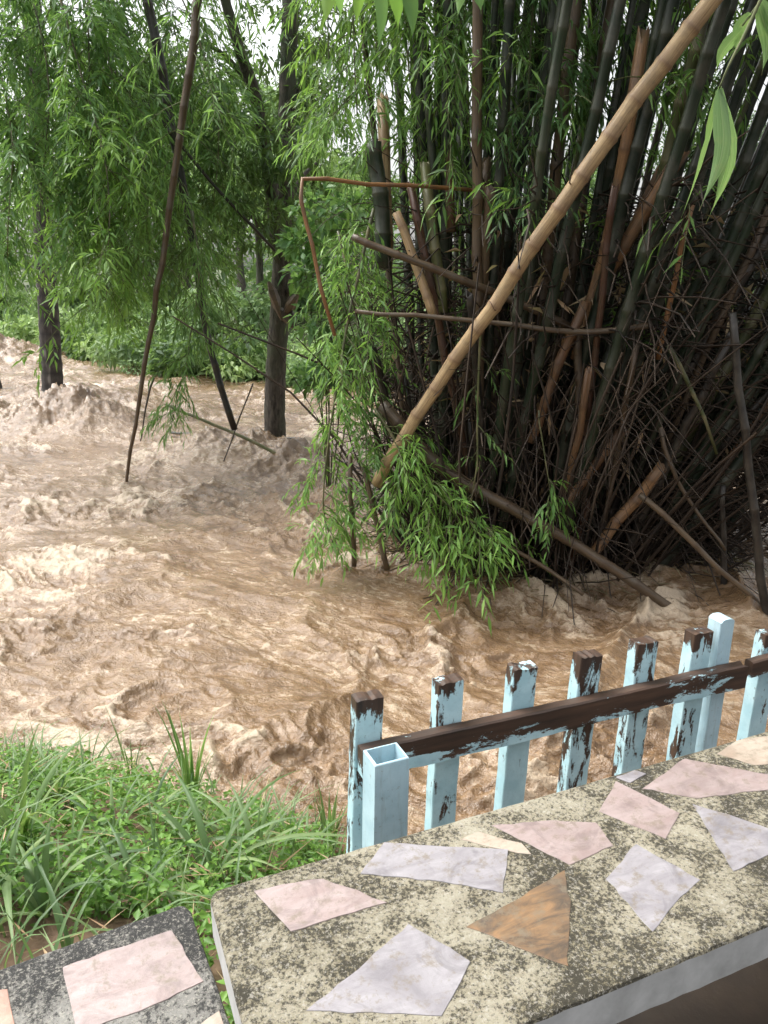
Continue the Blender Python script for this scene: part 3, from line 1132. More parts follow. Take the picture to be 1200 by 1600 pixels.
# ------------------------------------------------------------------ drooping bamboo stems (they arch over from the clump and neighbours)
def drooping(label, pts, r0, r1, mk, n_br, br_len, sp_per, sp_len, per, L, W, t0, t1, leaf='leaf_bamboo', seed=0, group=None, hang=.35, gap=.3, name='drooping_bamboo', cat='bamboo'):
    rng = np.random.default_rng(seed)
    P = np.array(pts, float)
    base = P[0].copy()
    root = thing(name, label, cat, base, group=group)
    P = P - base
    obj('culm', culm_mesh('culm', P, r0, r1, gap, 8, rng=rng), M[mk], root)
    bl, bt = Bag(), Bag()
    foliage_on(P, rng, n_br, br_len, sp_per, sp_len, per, L, W, t0, t1, bagL=bl, bagT=bt, hang=hang)
    obj('foliage', bl.mesh('foliage'), M[leaf], root, kind='stuff')
    obj('leaf_twigs', bt.mesh('leaf_twigs'), M['twig_green'], root, kind='stuff')
    return root


# bare dark pole with leaves at the top, dangling over the water
drooping('long thin brown bamboo pole dangling its bare tip down to the open water', [at(420, -330, 8.6), at(330, -120, 8.6), at(298, 100, 8.5), at(270, 290, 8.5), at(243, 470, 8.45), at(215, 640, 8.4), at(197, 752, 8.4)],
         .055, .018, 'culm_brown', 20, .9, 6, .35, 8, .16, .02, 0, .62, seed=31)
drooping('slanting black bamboo stem hanging between palm trunk and forked tree', [at(150, -260, 9.8), at(225, -20, 9.7), at(285, 290, 9.6), at(306, 400, 9.5), at(326, 530, 9.4), at(366, 672, 9.3)],
         .06, .04, 'culm_black', 22, .8, 6, .35, 8, .16, .022, 0, .72, leaf='leaf_dark', seed=32)
hang = [  # (u, v_top, v_bottom, Y, sway)
    (20, -200, 420, 10.5, 10), (75, -200, 400, 16.0, -15), (130, -220, 380, 10.2, 20), (180, 60, 440, 9.2, 10), (235, 150, 420, 10.0, -10),
    (-30, -150, 440, 9.4, 20), (330, 60, 330, 10.2, 10), (50, -50, 330, 8.8, 25), (150, 0, 360, 8.9, -10), (105, 120, 440, 15.8, 5), (290, 40, 420, 10.6, 12), (215, 100, 460, 10.4, 0), (5, 60, 400, 8.6, 12), (92, -60, 330, 11.5, -8), (160, 160, 470, 8.4, 10)]
ORD = ['first', 'second', 'third', 'fourth', 'fifth', 'sixth', 'seventh', 'eighth', 'ninth', 'tenth', 'eleventh', 'twelfth', 'thirteenth', 'fourteenth', 'last']
_ru = sorted(h_[0] for h_ in hang)
HD = ['%s feathery bamboo spray from the left edge hanging above the left water' % ORD[_ru.index(h_[0])] for h_ in hang]
for q, (u, v0, v1, Yq, sw) in enumerate(hang):
    pts = [at(u - 90 - sw, min(v0, 0) - 120, Yq + .8), at(u - 20, v0, Yq + .3), at(u + sw, v0 * .55 + v1 * .45, Yq), at(u + sw * .5, v1, Yq - .1)]
    drooping(HD[q], pts, .013, .005, 'culm_olive', 34, .8, 8, .28, 9, .135, .028, .12, 1.0, seed=40 + q, group='hanging sprays over the left water', gap=.25, hang=.02, leaf='leaf_bright' if q % 3 == 2 or q > 11 else 'leaf_bamboo')
# the long tassel reaching down near the water between pole and black stem
drooping('leafy bamboo tassel trailing low beside the dangling brown pole', [at(300, 330, 8.9), at(310, 430, 8.8), at(296, 540, 8.7), at(268, 660, 8.6)],
         .014, .005, 'culm_olive', 20, .36, 6, .25, 8, .14, .019, .05, 1.0, seed=60, hang=.7)
# sprays at the left front of the clump
drooping('bright bamboo spray hanging down the left side of the clump to the water', [at(585, 330, 6.2), at(548, 480, 6.05), at(520, 640, 5.95), at(505, 780, 5.9), at(520, 850, 5.9)],
         .014, .004, 'culm_olive', 34, .38, 6, .22, 8, .1, .019, .0, .93, leaf='leaf_bright', seed=61, hang=.15)
drooping('second green spray left of the clump above the two thin stakes', [at(530, 360, 6.5), at(560, 520, 6.3), at(572, 660, 6.2), at(575, 800, 6.1)],
         .012, .004, 'culm_olive', 26, .42, 6, .22, 8, .1, .018, .0, 1.0, seed=62, hang=.15)
drooping('low leafy spray spilling over the water at foot of the clump', [at(585, 640, 5.95), at(640, 725, 5.8), at(700, 790, 5.65), at(765, 830, 5.5)],
         .012, .004, 'culm_olive', 26, .42, 6, .26, 7, .125, .022, .1, 1.0, leaf='leaf_bright', seed=63, hang=.2)
drooping('thin green bamboo shoot hanging down before the dark clump', [at(752, 490, 5.7), at(748, 600, 5.7), at(745, 720, 5.65), at(735, 800, 5.6)],
         .010, .005, 'culm_olive', 7, .16, 3, .16, 6, .1, .016, .2, 1.0, seed=64, hang=.6)
drooping('small leafy shoot hanging alone before the fallen culm', [at(840, 640, 5.6), at(855, 730, 5.55), at(862, 830, 5.5)],
         .006, .003, 'culm_olive', 5, .1, 3, .14, 6, .1, .024, .5, 1.0, leaf='leaf_bright', seed=65, hang=.8)
# hanging leaf sprays between the culms near the top of the picture
UP = [(560, -120, 180, 6.6), (640, -150, 130, 6.4), (705, -80, 240, 6.2), (780, -150, 120, 6.6), (835, -60, 260, 6.2), (890, -120, 160, 6.5), (600, -60, 240, 7.2), (960, -160, 90, 6.6), (520, -200, 200, 7.6), (1090, -160, 120, 6.8)]
_ru = sorted(h_[0] for h_ in UP)
for q, (u, v0, v1, Yq) in enumerate(UP):
    pts = [at(u + 60, v0 - 160, Yq + .5), at(u + 10, v0, Yq + .2), at(u - 8, (v0 + v1) / 2, Yq), at(u, v1, Yq - .05)]
    drooping('%s loose leaf spray from the left hanging among the upper culms' % ORD[_ru.index(u) if u < 1090 else -1], pts, .012, .004, 'culm_olive', 22, .55, 6, .28, 8, .135, .021, .2, 1.0, seed=70 + q, group='hanging sprays among the upper culms', hang=.3)

# ------------------------------------------------------------------ loose and broken bamboo: each one a thing
def pole(name, label, uvY, w0, w1, mk, gap=.28, hollow=False, sharp=False, splinter=0, k=10, seed=0, cat='bamboo pole'):
    P = np.array([at(*q) for q in uvY])
    base = P[0].copy()
    s0 = np.linalg.norm(P[0] - A(0, 0, CAMZ)) / 1200
    s1 = np.linalg.norm(P[-1] - A(0, 0, CAMZ)) / 1200
    me = culm_mesh(name, P - base, w0 * s0 * .41, w1 * s1 * .41, gap, k, hollow, sharp, np.random.default_rng(seed + 500), splinter)
    return obj(name, me, M[mk], None, base, label, cat)


pole('leaning_culm', 'thick tan dead culm leaning diagonally across the front of the clump', [(588, 757, 6.0), (620, 700, 5.9), (740, 520, 5.6), (870, 330, 5.3), (1005, 140, 5.1), (1120, -10, 4.95), (1230, -150, 4.85)], 23, 27, 'culm_tan', .24, k=14, seed=1)
pole('broken_culm', 'reddish brown splintered culm crossing behind the top of the leaning culm', [(900, 560, 6.1), (945, 390, 5.9), (985, 190, 5.65), (1003, 66, 5.6)], 22, 20, 'culm_rust', .34, splinter=.12, seed=2)
pole('broken_culm', 'tan broken culm stub with ragged cut top right of leaning culm', [(880, 545, 6.2), (945, 435, 5.95), (1005, 335, 5.75), (1062, 243, 5.6)], 23, 23, 'culm_rust', .25, True, splinter=.05, seed=3)
pole('broken_culm', 'thinner brown culm stub just behind the ragged tan stub', [(960, 420, 6.1), (1015, 300, 5.9), (1072, 198, 5.8)], 17, 18, 'culm_rust', .25, True, splinter=.04, seed=4)
pole('dead_stem', 'thin orange dead stem upright at right under the near leaf', [(1028, 562, 5.7), (1055, 440, 5.6), (1082, 322, 5.5)], 10, 8, 'culm_orange', .3, seed=5)
pole('snapped_stem', 'thin orange brown stem snapped into a right angle left of the clump', [(800, 303, 6.5), (640, 288, 6.0), (466, 281, 5.6), (478, 350, 5.6), (497, 430, 5.6), (523, 522, 5.6)], 6.5, 7, 'culm_orange', .3, sharp=True, seed=6)
pole('fallen_culm', 'grey brown dead culm lying slantwise behind the leaning culm', [(550, 370, 5.9), (690, 425, 5.85), (800, 470, 6.0), (895, 512, 6.0)], 13, 15, 'culm_brown', .26, True, splinter=.05, seed=7)
pole('dead_stem', 'pale split cane lying level across the middle of the clump', [(556, 488, 5.85), (700, 497, 5.75), (880, 517, 5.7), (960, 516, 5.7), (1012, 507, 5.6)], 8, 11, 'culm_brown', .25, seed=8)
pole('dead_stem', 'pale dead stem standing aslant inside left of the clump', [(678, 492, 6.05), (648, 410, 6.1), (620, 332, 6.15)], 18, 15, 'culm_tan', .25, seed=9)
pole('fallen_culm', 'long fallen culm sloping down to the water below the leaning culm', [(598, 632, 6.15), (690, 730, 5.95), (850, 822, 5.7), (960, 890, 5.5), (1058, 960, 5.4)], 26, 17, 'culm_brown', .3, k=12, seed=10)
pole('fallen_culm', 'thin brown cane lying in the water edge below the long fallen culm', [(760, 835, 5.8), (840, 880, 5.65), (912, 928, 5.5)], 9, 7, 'culm_brown', .3, seed=11)
pole('broken_culm', 'tan broken culm piece leaning right in the lower clump', [(868, 808, 5.9), (920, 740, 5.85), (972, 672, 5.8)], 15, 18, 'culm_rust', .22, True, splinter=.05, seed=12)
pole('broken_culm', 'thick brown rotten culm leaning low near the right water', [(925, 865, 5.85), (980, 795, 5.85), (1032, 732, 5.8)], 20, 22, 'culm_rust', .22, True, splinter=.05, seed=13)
pole('dead_stem', 'straight thin cane sloping right down to the water by the dark stakes', [(1003, 772, 5.6), (1090, 855, 5.45), (1190, 945, 5.3)], 12, 9, 'culm_brown', .3, seed=14)
pole('dead_stem', 'crooked thin twig hanging right of the broken brown culm', [(1035, 668, 5.7), (1052, 740, 5.65), (1090, 800, 5.6), (1135, 858, 5.55)], 9, 5, 'culm_brown', .2, seed=15)
pole('stake', 'tall dark stake standing in the water at right edge', [(1200, 985, 5.2), (1178, 800, 5.2), (1145, 488, 5.2)], 15, 13, 'culm_black', .3, seed=16, cat='stake')
pole('stake', 'short dark stake standing in the water left of the tall stake', [(1131, 930, 5.75), (1130, 760, 5.75)], 11, 10, 'culm_black', .3, seed=17, cat='stake')
pole('stake', 'thin upright brown stake under the hanging green spray', [(554, 885, 6.05), (546, 712, 6.1)], 10, 9, 'culm_brown', .25, seed=18, cat='stake')
pole('stake', 'thin brown stake leaning left beside the upright one', [(606, 890, 6.0), (588, 810, 6.05), (568, 730, 6.1)], 11, 9, 'culm_brown', .25, seed=19, cat='stake')
pole('drift_pole', 'dark level pole stretched over the water from palm to forked tree', [(150, 672, 13.0), (420, 684, 12.3), (650, 700, 11.6)], 6, 6, 'culm_black', .3, seed=20)
pole('drift_pole', 'tan bent cane slanting over the water past the forked tree', [(258, 632, 10.6), (330, 662, 10.4), (400, 692, 10.2), (500, 745, 9.9)], 5, 7, 'culm_olive', .3, seed=21)
pole('dead_stem', 'dark thin branch slanting through the leaves left of the forked tree', [(180, 110, 9.9), (240, 175, 10.0), (330, 285, 10.0), (430, 392, 10.1)], 6, 5, 'culm_black', .4, seed=22)
pole('dead_stem', 'thin dark twig crossing just above the water near the black stem', [(395, 600, 9.3), (372, 660, 9.3), (350, 720, 9.3)], 3, 2, 'culm_black', .3, seed=23)
pole('dead_stem', 'second thin twig dangling beside the brown pole over the water', [(240, 590, 8.7), (228, 640, 8.7), (220, 690, 8.7)], 4, 2, 'culm_black', .3, seed=24)
pole('cut_culm', 'dark cut culm with open top at the left of the clump', [(600, 420, 6.3), (597, 330, 6.3), (583, 222, 6.3)], 28, 28, 'culm_green', .35, True, seed=25)
pole('cut_culm', 'pale split culm top sticking up behind the dark cut culm', [(606, 420, 6.5), (603, 300, 6.5), (597, 162, 6.5)], 20, 20, 'culm_tan', .4, True, splinter=.08, seed=26)
pole('cut_culm', 'olive cut culm with tan split top beside leaning debris', [(692, 490, 6.2), (680, 380, 6.2), (666, 262, 6.2)], 19, 19, 'culm_olive', .3, True, splinter=.06, seed=27)
pole('cut_culm', 'short brown culm stub with ragged top near the middle of the clump', [(706, 360, 6.35), (702, 290, 6.35), (698, 225, 6.35)], 18, 18, 'culm_rust', .3, True, splinter=.05, seed=28)
pole('dead_stem', 'brown upright dead culm in the clump below the level cane', [(908, 645, 5.9), (902, 570, 5.9), (903, 495, 5.9)], 17, 14, 'culm_brown', .2, True, seed=29)
pole('broken_culm', 'long brown culm leaning from clump middle beside the leaning culm', [(830, 690, 6.0), (870, 580, 5.9), (915, 470, 5.85)], 18, 18, 'culm_rust', .24, True, seed=30)
pole('dead_stem', 'thin green cane hanging aslant at right of the clump', [(1045, 540, 5.4), (1075, 600, 5.4), (1118, 705, 5.4)], 9, 5, 'culm_olive', .2, seed=31)

# sticks, straw and dead leaves washed against the foot of the clump
rng = np.random.default_rng(77)
n = 650
th = rng.uniform(pi * .95, pi * 2.1, n)
dd = rng.normal(.98, .09, n)
X, Y = CL[0] + np.cos(th) * 1.55 * dd, CL[1] + np.sin(th) * 1.3 * dd
Z = water_h(X, Y)[0] + rng.uniform(0, .05, n)
V, F, r = leaf_geo(np.stack([X, Y, Z], 1), rng.normal(0, 1, (n, 3)) * A(1, .7, .22), rng.uniform(.06, .38, n), rng.uniform(.004, .022, n), rng, .02, .5)
b = Bag()
b.add(V, F, rnd=r * .6)
obj('flood_litter', b.mesh('flood_litter'), M['leaf_dry'], kind='stuff', label='straw and dead leaves washed against the foot of the clump', cat='litter')

# ------------------------------------------------------------------ palms and trees
def palm(label, base, top, r, seed, fronds=16):
    rng = np.random.default_rng(seed)
    root = thing('coconut_palm', label, 'palm', base)
    P = spline([A(0, 0, -.6), (top - base) * .45 + A(rng.uniform(-.2, .2), 0, 0), top - base], 150)
    n = len(P)
    f = np.linspace(0, 1, n)
    ringf = 1 + .03 * np.where(np.arange(n) % 3 == 0, 1.4, -.6)
    R = r * (1 + .5 * np.exp(-f * 26)) * (1 - .35 * f) * ringf
    V, FF, cyl = tube(P, R, 16, wob=.025, rng=rng)
    node = np.repeat((np.arange(n) % 3 == 1) * 1.0, 16)
    obj('trunk', mesh('trunk', V, FF, True, {'cyl': cyl, 'node': node}), M['palm_bark'], root)
    # a frond: arched rib with two rows of leaflets, shared by all fronds
    rib = spline([A(0, 0, 0), A(1.1, 0, .55), A(2.4, 0, .35), A(3.4, 0, -.75)], 40)
    b = Bag()
    V, FF, _ = tube(rib, np.linspace(.035, .006, 40), 5)
    b.add(V, FF, rnd=np.full(len(V), .4))
    T = norm(np.gradient(rib, axis=0))
    idx = np.repeat(np.arange(5, 40), 2)
    sg = np.tile([1, -1], 35)
    D = norm(np.stack([T[idx, 0] * .55, sg * 1.0, T[idx, 2] * .5 - .45], 1) + rng.normal(0, .08, (70, 3)))
    V, F, rr = leaf_geo(rib[idx], D, .75 * np.sin(np.linspace(.5, 2.7, 70)) + .1, .045, rng, .35)
    b.add(V, F, rnd=rr)
    fm = b.mesh('frond')
    for q in range(fronds):
        o = obj('frond', fm, M['leaf_far'], root, top - base)
        o.rotation_euler = (0, radians(rng.uniform(-40, 42)), q * 2.4)
    return root


palm('tall coconut palm with dark ringed trunk standing in the flood at left', PALM, A(PALM[0] + .75, PALM[1] + .2, 11.5), .19, 1)
p2 = drop(2, 560, 0) + A(-.3, 0, 0)
palm('pale palm trunk cut off by the left edge, on the far bank', A(-9.3, 18.4, -.1), A(-9.2, 18.4, 13), .17, 2)


def crown_cloud(rng, centers, n_per, L, W, up=.2):
    P, D = [], []
    for c, rad in centers:
        v = norm(rng.normal(0, 1, (n_per, 3)))
        rr = rad * rng.uniform(.35, 1.0, n_per)[:, None] ** .6
        P.append(c + v * rr * A(1, 1, .75))
        D.append(v * .7 + rng.normal(0, .6, (n_per, 3)) + A(0, 0, -.35))
    P, D = np.vstack(P), np.vstack(D)
    n = len(P)
    return leaf_geo(P, D, L * rng.uniform(.6, 1.2, n), W * rng.uniform(.6, 1.2, n), rng)


def tree_parts(seed, H, spread, r0, trunk_f=.45, n_limb=7, clumps=5, n_per=130, L=.3, W=.13):
    """meshes of a broad-leaved tree: trunk with limbs, crown of leaf clumps"""
    rng = np.random.default_rng(seed)
    b = Bag()
    P = spline([A(0, 0, -.4), A(rng.normal(0, .2), rng.normal(0, .2), H * .3), A(rng.normal(0, .4), rng.normal(0, .4), H * .62), A(rng.normal(0, .6), rng.normal(0, .6), H * .9)], 26)
    V, FF, _ = tube(P, np.linspace(r0, r0 * .25, 26) * (1 + .5 * np.exp(-np.linspace(0, 1, 26) * 14)), 9, wob=.05, rng=rng)
    b.add(V, FF)
    cen = [(P[-1], spread * .3)]
    for q in range(n_limb):
        k = int(26 * (trunk_f + (.95 - trunk_f) * q / n_limb))
        a = q * 2.4 + rng.uniform(-.4, .4)
        Ls = spread * rng.uniform(.6, 1.05) * (1.1 - .5 * q / n_limb)
        e = P[k] + A(cos(a) * Ls, sin(a) * Ls, Ls * rng.uniform(.2, .7))
        lim = spline([P[k], (P[k] + e) / 2 + A(0, 0, .25 * Ls * rng.uniform(-.4, .8)), e], 10)
        V, FF, _ = tube(lim, np.linspace(r0 * .38, r0 * .08, 10), 6)
        b.add(V, FF)
        for c in range(clumps):
            f = rng.uniform(.45, 1.05)
            cen.append((lim[min(9, int(f * 9))] + rng.normal(0, .25 * spread, 3) * A(1, 1, .7), spread * rng.uniform(.16, .34)))
    V, F, r = crown_cloud(rng, cen, n_per, L, W)
    bc = Bag()
    bc.add(V, F, rnd=r)
    return b.mesh('trunk'), bc.mesh('crown')


# the forked tree standing in the water left of the clump
root = thing('forked_tree', 'dark forked tree standing in the flood left of the bamboo clump', 'tree', TREE)
tb = TREE
b = Bag()
main = spline([A(0, 0, -.5), at(430, 600, TREE[1]) - tb, at(438, 470, TREE[1]) - tb, at(447, 250, TREE[1] + .1) - tb, at(452, 60, TREE[1] + .2) - tb, at(470, -260, TREE[1] + .4) - tb], 60)
V, FF, _ = tube(main, np.linspace(.165, .1, 60) * (1 + .3 * np.exp(-np.linspace(0, 1, 60) * 20)), 12, wob=.05)
b.add(V, FF)
lim = spline([at(440, 420, TREE[1]) - tb, at(405, 180, TREE[1] - .3) - tb, at(372, 70, TREE[1] - .6) - tb, at(335, -60, TREE[1] - .8) - tb], 30)
V, FF, _ = tube(lim, np.linspace(.1, .055, 30), 8, wob=.05)
b.add(V, FF)
for (u0, v0, u1, v1, dy) in ((443, 330, 500, 250, .8), (438, 400, 380, 330, -.7), (448, 200, 500, 60, .9), (446, 240, 390, 190, -1.0), (390, 130, 300, 60, -.5), (440, 470, 495, 430, -.4)):
    q0, q1 = at(u0, v0, TREE[1]) - tb, at(u1, v1, TREE[1] + dy) - tb
    V, FF, _ = tube(spline([q0, (q0 + q1) / 2 + A(0, 0, .1), q1], 10), np.linspace(.05, .018, 10), 6)
    b.add(V, FF)
obj('trunk', b.mesh('trunk'), M['bark'], root)
rng = np.random.default_rng(91)
cen = []
for (u, v, dy, r) in ((420, 300, -.6, .55), (380, 230, -.9, .6), (360, 170, -.4, .5), (440, 230, -.8, .5), (410, 350, -1, .5), (350, 290, -.6, .55), (470, 330, .6, .4), (330, 120, .3, .6),
                      (420, 60, .4, .6), (300, 200, .5, .6), (500, 40, .8, .5), (460, -60, .4, .9), (360, -80, -.3, .9), (340, 380, .5, .45), (470, 150, .4, .35), (400, -250, 0, 1.3), (540, -260, .5, 1.2)):
    cen.append((at(u, v, TREE[1] + dy) - tb, r))
V, F, r = crown_cloud(rng, cen, 330, .17, .045)
bc = Bag()
bc.add(V, F, rnd=r)
obj('crown', bc.mesh('crown'), M['leaf_dark'], root, kind='stuff')
# torn bark and splintered wood caught at the fork
for q, (u0, v0, u1, v1, wd) in enumerate(((425, 475, 470, 520, 20), (440, 500, 468, 455, 12), (452, 480, 462, 515, 14), (420, 440, 440, 500, 14))):
    p0, p1 = at(u0, v0, TREE[1] - .25) - tb, at(u1, v1, TREE[1] - .35) - tb
    V, FF, _ = tube(spline([p0, (p0 + p1) / 2, p1], 5), np.array([.02, .06, .07, .05, .015]), 6, wob=.25)
    cy = np.zeros((len(V), 3)); cy[:, 2] = V[:, 2]
    obj('splinter', mesh('splinter', V * 1, FF, False, {'cyl': cy, 'node': np.zeros(len(V))}), M['culm_brown'], root)

# far trees: built kinds, copied to their places
kinds = []
for q, (H, sp, r0, mk) in enumerate(((12, 3.0, .24, 'leaf_far'), (9, 2.6, .2, 'leaf_far'), (14, 3.2, .28, 'leaf_dark'), (7, 2.2, .15, 'leaf_lush'))):
    tr, cr = tree_parts(200 + q, H, sp, r0, n_per=170, L=.34, W=.12)
    tr.materials.append(M['bark'])
    cr.materials.append(M[mk])
    kinds.append((tr, cr))
FT = [(-15.5, 46, 0, 1.0, 'tall airy tree on the far bank behind the left palms'), (-13, 44, 2, .95, 'dark tall tree on the far bank right behind the palm trunk'), (-20, 36, 2, 1.1, 'dark tree at the far left edge of the far bank'),
      (-9.6, 37, 0, 1.0, 'tall tree on the far bank behind the dangling pole'), (-10.6, 42, 1, 1.2, 'tree far back in the gap right of the palm'), (-5.8, 33, 1, .95, 'smaller tree on the far bank behind the black stem'),
      (-4.2, 27, 3, 1.0, 'light green young tree on the far bank left of the forked tree'), (-3.2, 36, 2, .85, 'dark tree on the far bank behind the forked tree'), (-.8, 40, 1, .8, 'low tree far behind the left side of the clump'),
      (-1.8, 25, 3, .75, 'light green bush tree between forked tree and clump'), (3.5, 44, 1, .7, 'low tree far behind the middle of the clump'), (9, 40, 1, .8, 'low tree far behind the right of the clump'),
      (14, 36, 0, .8, 'tree far behind the right edge of the clump'), (6.5, 30, 3, .7, 'light green bush tree behind the clump'), (-26, 44, 0, 1.1, 'tall tree beyond the left edge of the view'), (20, 40, 2, .9, 'dark tree beyond the right edge of the view')]
for q, (x, y, k, s, lb) in enumerate(FT):
    z = float(far_z(A(x), A(y))[0])
    root = thing('far_tree', lb, 'tree', (x, y, z), q * 1.7, 'trees on the far bank')
    root.scale = (s, s, s)
    obj('trunk', kinds[k][0], None, root)
    obj('crown', kinds[k][1], None, root, kind='stuff')

# far shrubs: leafy mounds on the far bank
sk = []
for q in range(5):
    rng = np.random.default_rng(300 + q)
    cen = [(A(rng.normal(0, .5), rng.normal(0, .5), rng.uniform(.2, 1.1)), rng.uniform(.3, .6)) for _ in range(9)]
    V, F, r = crown_cloud(rng, cen, 130, .26, .11)
    bc = Bag()
    bc.add(V, F, rnd=r)
    me = bc.mesh('foliage')
    b = Bag()
    thin_lines(b, [[A(0, 0, -.2), c * .5 + A(0, 0, .1), c] for c, _ in cen], .02)
    sk.append((me, b.mesh('stems')))
sk_mats = ['leaf_lush', 'leaf_lush', 'leaf_far', 'leaf_lush', 'leaf_far']
for q in range(5):
    sk[q][0].materials.append(M[sk_mats[q]])
    sk[q][1].materials.append(M['twig_green'])
rng = np.random.default_rng(33)
SHL = 'leafy green shrub among others along the far bank'
spots = []
for q in range(64):
    x = -20 + 34 * (q + rng.uniform(0, 1)) / 64
    s = rng.uniform(.5, 1) if q % 2 else rng.uniform(1.5, 8)
    spots.append((x, np.interp(x, FX, FY) + s, rng.uniform(.7, 1.35)))
for q, (x, y, s) in enumerate(spots):
    root = thing('far_shrub', SHL, 'shrub', (x, y, float(far_z(A(x), A(y))[0])), rng.uniform(0, 6), 'shrubs along the far bank')
    root.scale = (s, s, s * rng.uniform(.7, 1.1))
    k = q % 5
    obj('foliage', sk[k][0], None, root, kind='stuff')
    obj('stems', sk[k][1], None, root, kind='stuff')

n = 26000
X = rng.uniform(-26, 22, n)
Y = np.interp(X, FX, FY) + .1 + rng.uniform(0, 1, n) ** 1.6 * 16
Pz = far_z(X, Y) + rng.uniform(0, .5, n)
V, F, r = leaf_geo(np.stack([X, Y, Pz], 1), rng.normal(0, 1, (n, 3)) + A(0, -.2, .35), rng.uniform(.15, .34, n), rng.uniform(.06, .14, n), rng)
bc = Bag()
bc.add(V, F, rnd=r)
obj('ground_cover', bc.mesh('ground_cover'), M['leaf_lush'], kind='stuff', label='low lush green plants covering the far bank', cat='plants')

n = 24000
X = rng.uniform(-60, 40, n)
Y = rng.uniform(50, 80, n)
top = np.interp(X, [-60, -14, -4, 3, 12, 40], [12, 10, 7, 3.6, 3.4, 6]) * (1 + .35 * perlin(X * .25, Y * .1, 97))
Z = rng.uniform(0, 1, n) ** .9 * top + 1.2
V, F, r = leaf_geo(np.stack([X, Y, Z], 1), rng.normal(0, 1, (n, 3)) + A(0, -.2, .1), rng.uniform(.5, 1.1, n), rng.uniform(.2, .45, n), rng)
bc = Bag()
bc.add(V, F, rnd=r)
obj('distant_wood', bc.mesh('distant_wood'), M['leaf_far'], kind='stuff', label='far off wood closing the view beyond the far bank', cat='wood')

# vine-covered shrub rooted at the clump's left back
root = thing('leafy_shrub', 'bright broad leaved shrub growing at the left back of the clump', 'shrub', (at(510, 640, 8.6)[0], 8.6, -.1))
rng = np.random.default_rng(35)
base = A(at(510, 640, 8.6)[0], 8.6, -.1)
cen = [(at(u, v, 8.4 + dy) - base, r) for (u, v, dy, r) in ((500, 330, 0, .3), (520, 390, .2, .35), (490, 430, -.1, .3), (540, 450, .3, .35), (500, 500, 0, .3), (550, 330, .4, .25), (470, 380, .2, .22), (530, 560, .2, .3), (560, 520, .2, .3), (490, 590, .2, .25))]
V, F, r = crown_cloud(rng, cen, 150, .13, .075)
bc = Bag()
bc.add(V, F, rnd=r)
obj('foliage', bc.mesh('foliage'), M['leaf_bright'], root, kind='stuff')
b = Bag()
thin_lines(b, [[A(0, 0, -.2), c * .5 + A(.05, 0, .1), c] for c, _ in cen], .012)
obj('stems', b.mesh('stems'), M['twig_green'], root, kind='stuff')

# ------------------------------------------------------------------ near leaves hanging into the picture from above
def blade_mesh(name, P, wd, side, fold=.25, rng=RNG, twist=0):
    """one long leaf along P: five points across, folded at the midrib, wavy margins"""
    n = len(P)
    T = norm(np.gradient(P, axis=0))
    S = norm(side - T * np.sum(side * T, 1, keepdims=True))
    N = np.cross(S, T)
    f = np.linspace(0, 1, n)
    ang = (twist * f)[:, None]
    S, N = S * np.cos(ang) + N * np.sin(ang), N * np.cos(ang) - S * np.sin(ang)
    w_ = wd * np.clip(np.sin(np.clip(f * 1.08 + .04, 0, 1) ** .75 * pi), .02, 1)[:, None] * .5
    cr = np.array([-1, -.5, 0, .5, 1])
    wav = rng.normal(0, .08, (n, 5)) * np.abs(cr)[None]
    V = np.stack([P + S * w_ * c + N * w_ * (fold * abs(c) + wav[:, i:i + 1]) for i, c in enumerate(cr)], 1).reshape(-1, 3)
    i = np.arange(n - 1)[:, None] * 5
    F = np.vstack([i + [[k, k + 1, k + 6, k + 5]] for k in range(4)])
    lv = np.stack([np.tile(cr, n), np.repeat(f, 5), np.full(n * 5, rng.uniform(0, 9))], 1)
    return mesh(name, V, F, True, {'rnd': np.full(len(V), rng.uniform(0, 1)), 'lv': lv})


def sprig(label, uvs, twig_uv, Yd, wpx, mat, seed):
    rng = np.random.default_rng(seed)
    tw = spline([at(u, v, Y_) for u, v, Y_ in twig_uv], 14)
    base = tw[0].copy()
    root = thing('bamboo_sprig', label, 'leaves', base)
    V, FF, cyl = tube(tw - base, np.linspace(.004, .0018, 14), 6)
    obj('twig', mesh('twig', V, FF, True), M['twig_green'], root)
    for (u0, v0, u1, v1, bend, dy) in uvs:
        p0, p1 = at(u0, v0, Yd), at(u1, v1, Yd + dy)
        m = (p0 + p1) / 2 + A(bend * .001 * Yd, 0, 0)
        P = spline([p0, m, p1], 12) - base
        sd = A(cos(rng.uniform(-.5, .5)), rng.uniform(-.6, .6), 0)
        obj('leaf', blade_mesh('leaf', P, wpx * Yd / 1150 * rng.uniform(.85, 1.1), sd[None] + 0 * P, .3, rng, rng.uniform(-.9, .9)), M[mat], root)
    return root


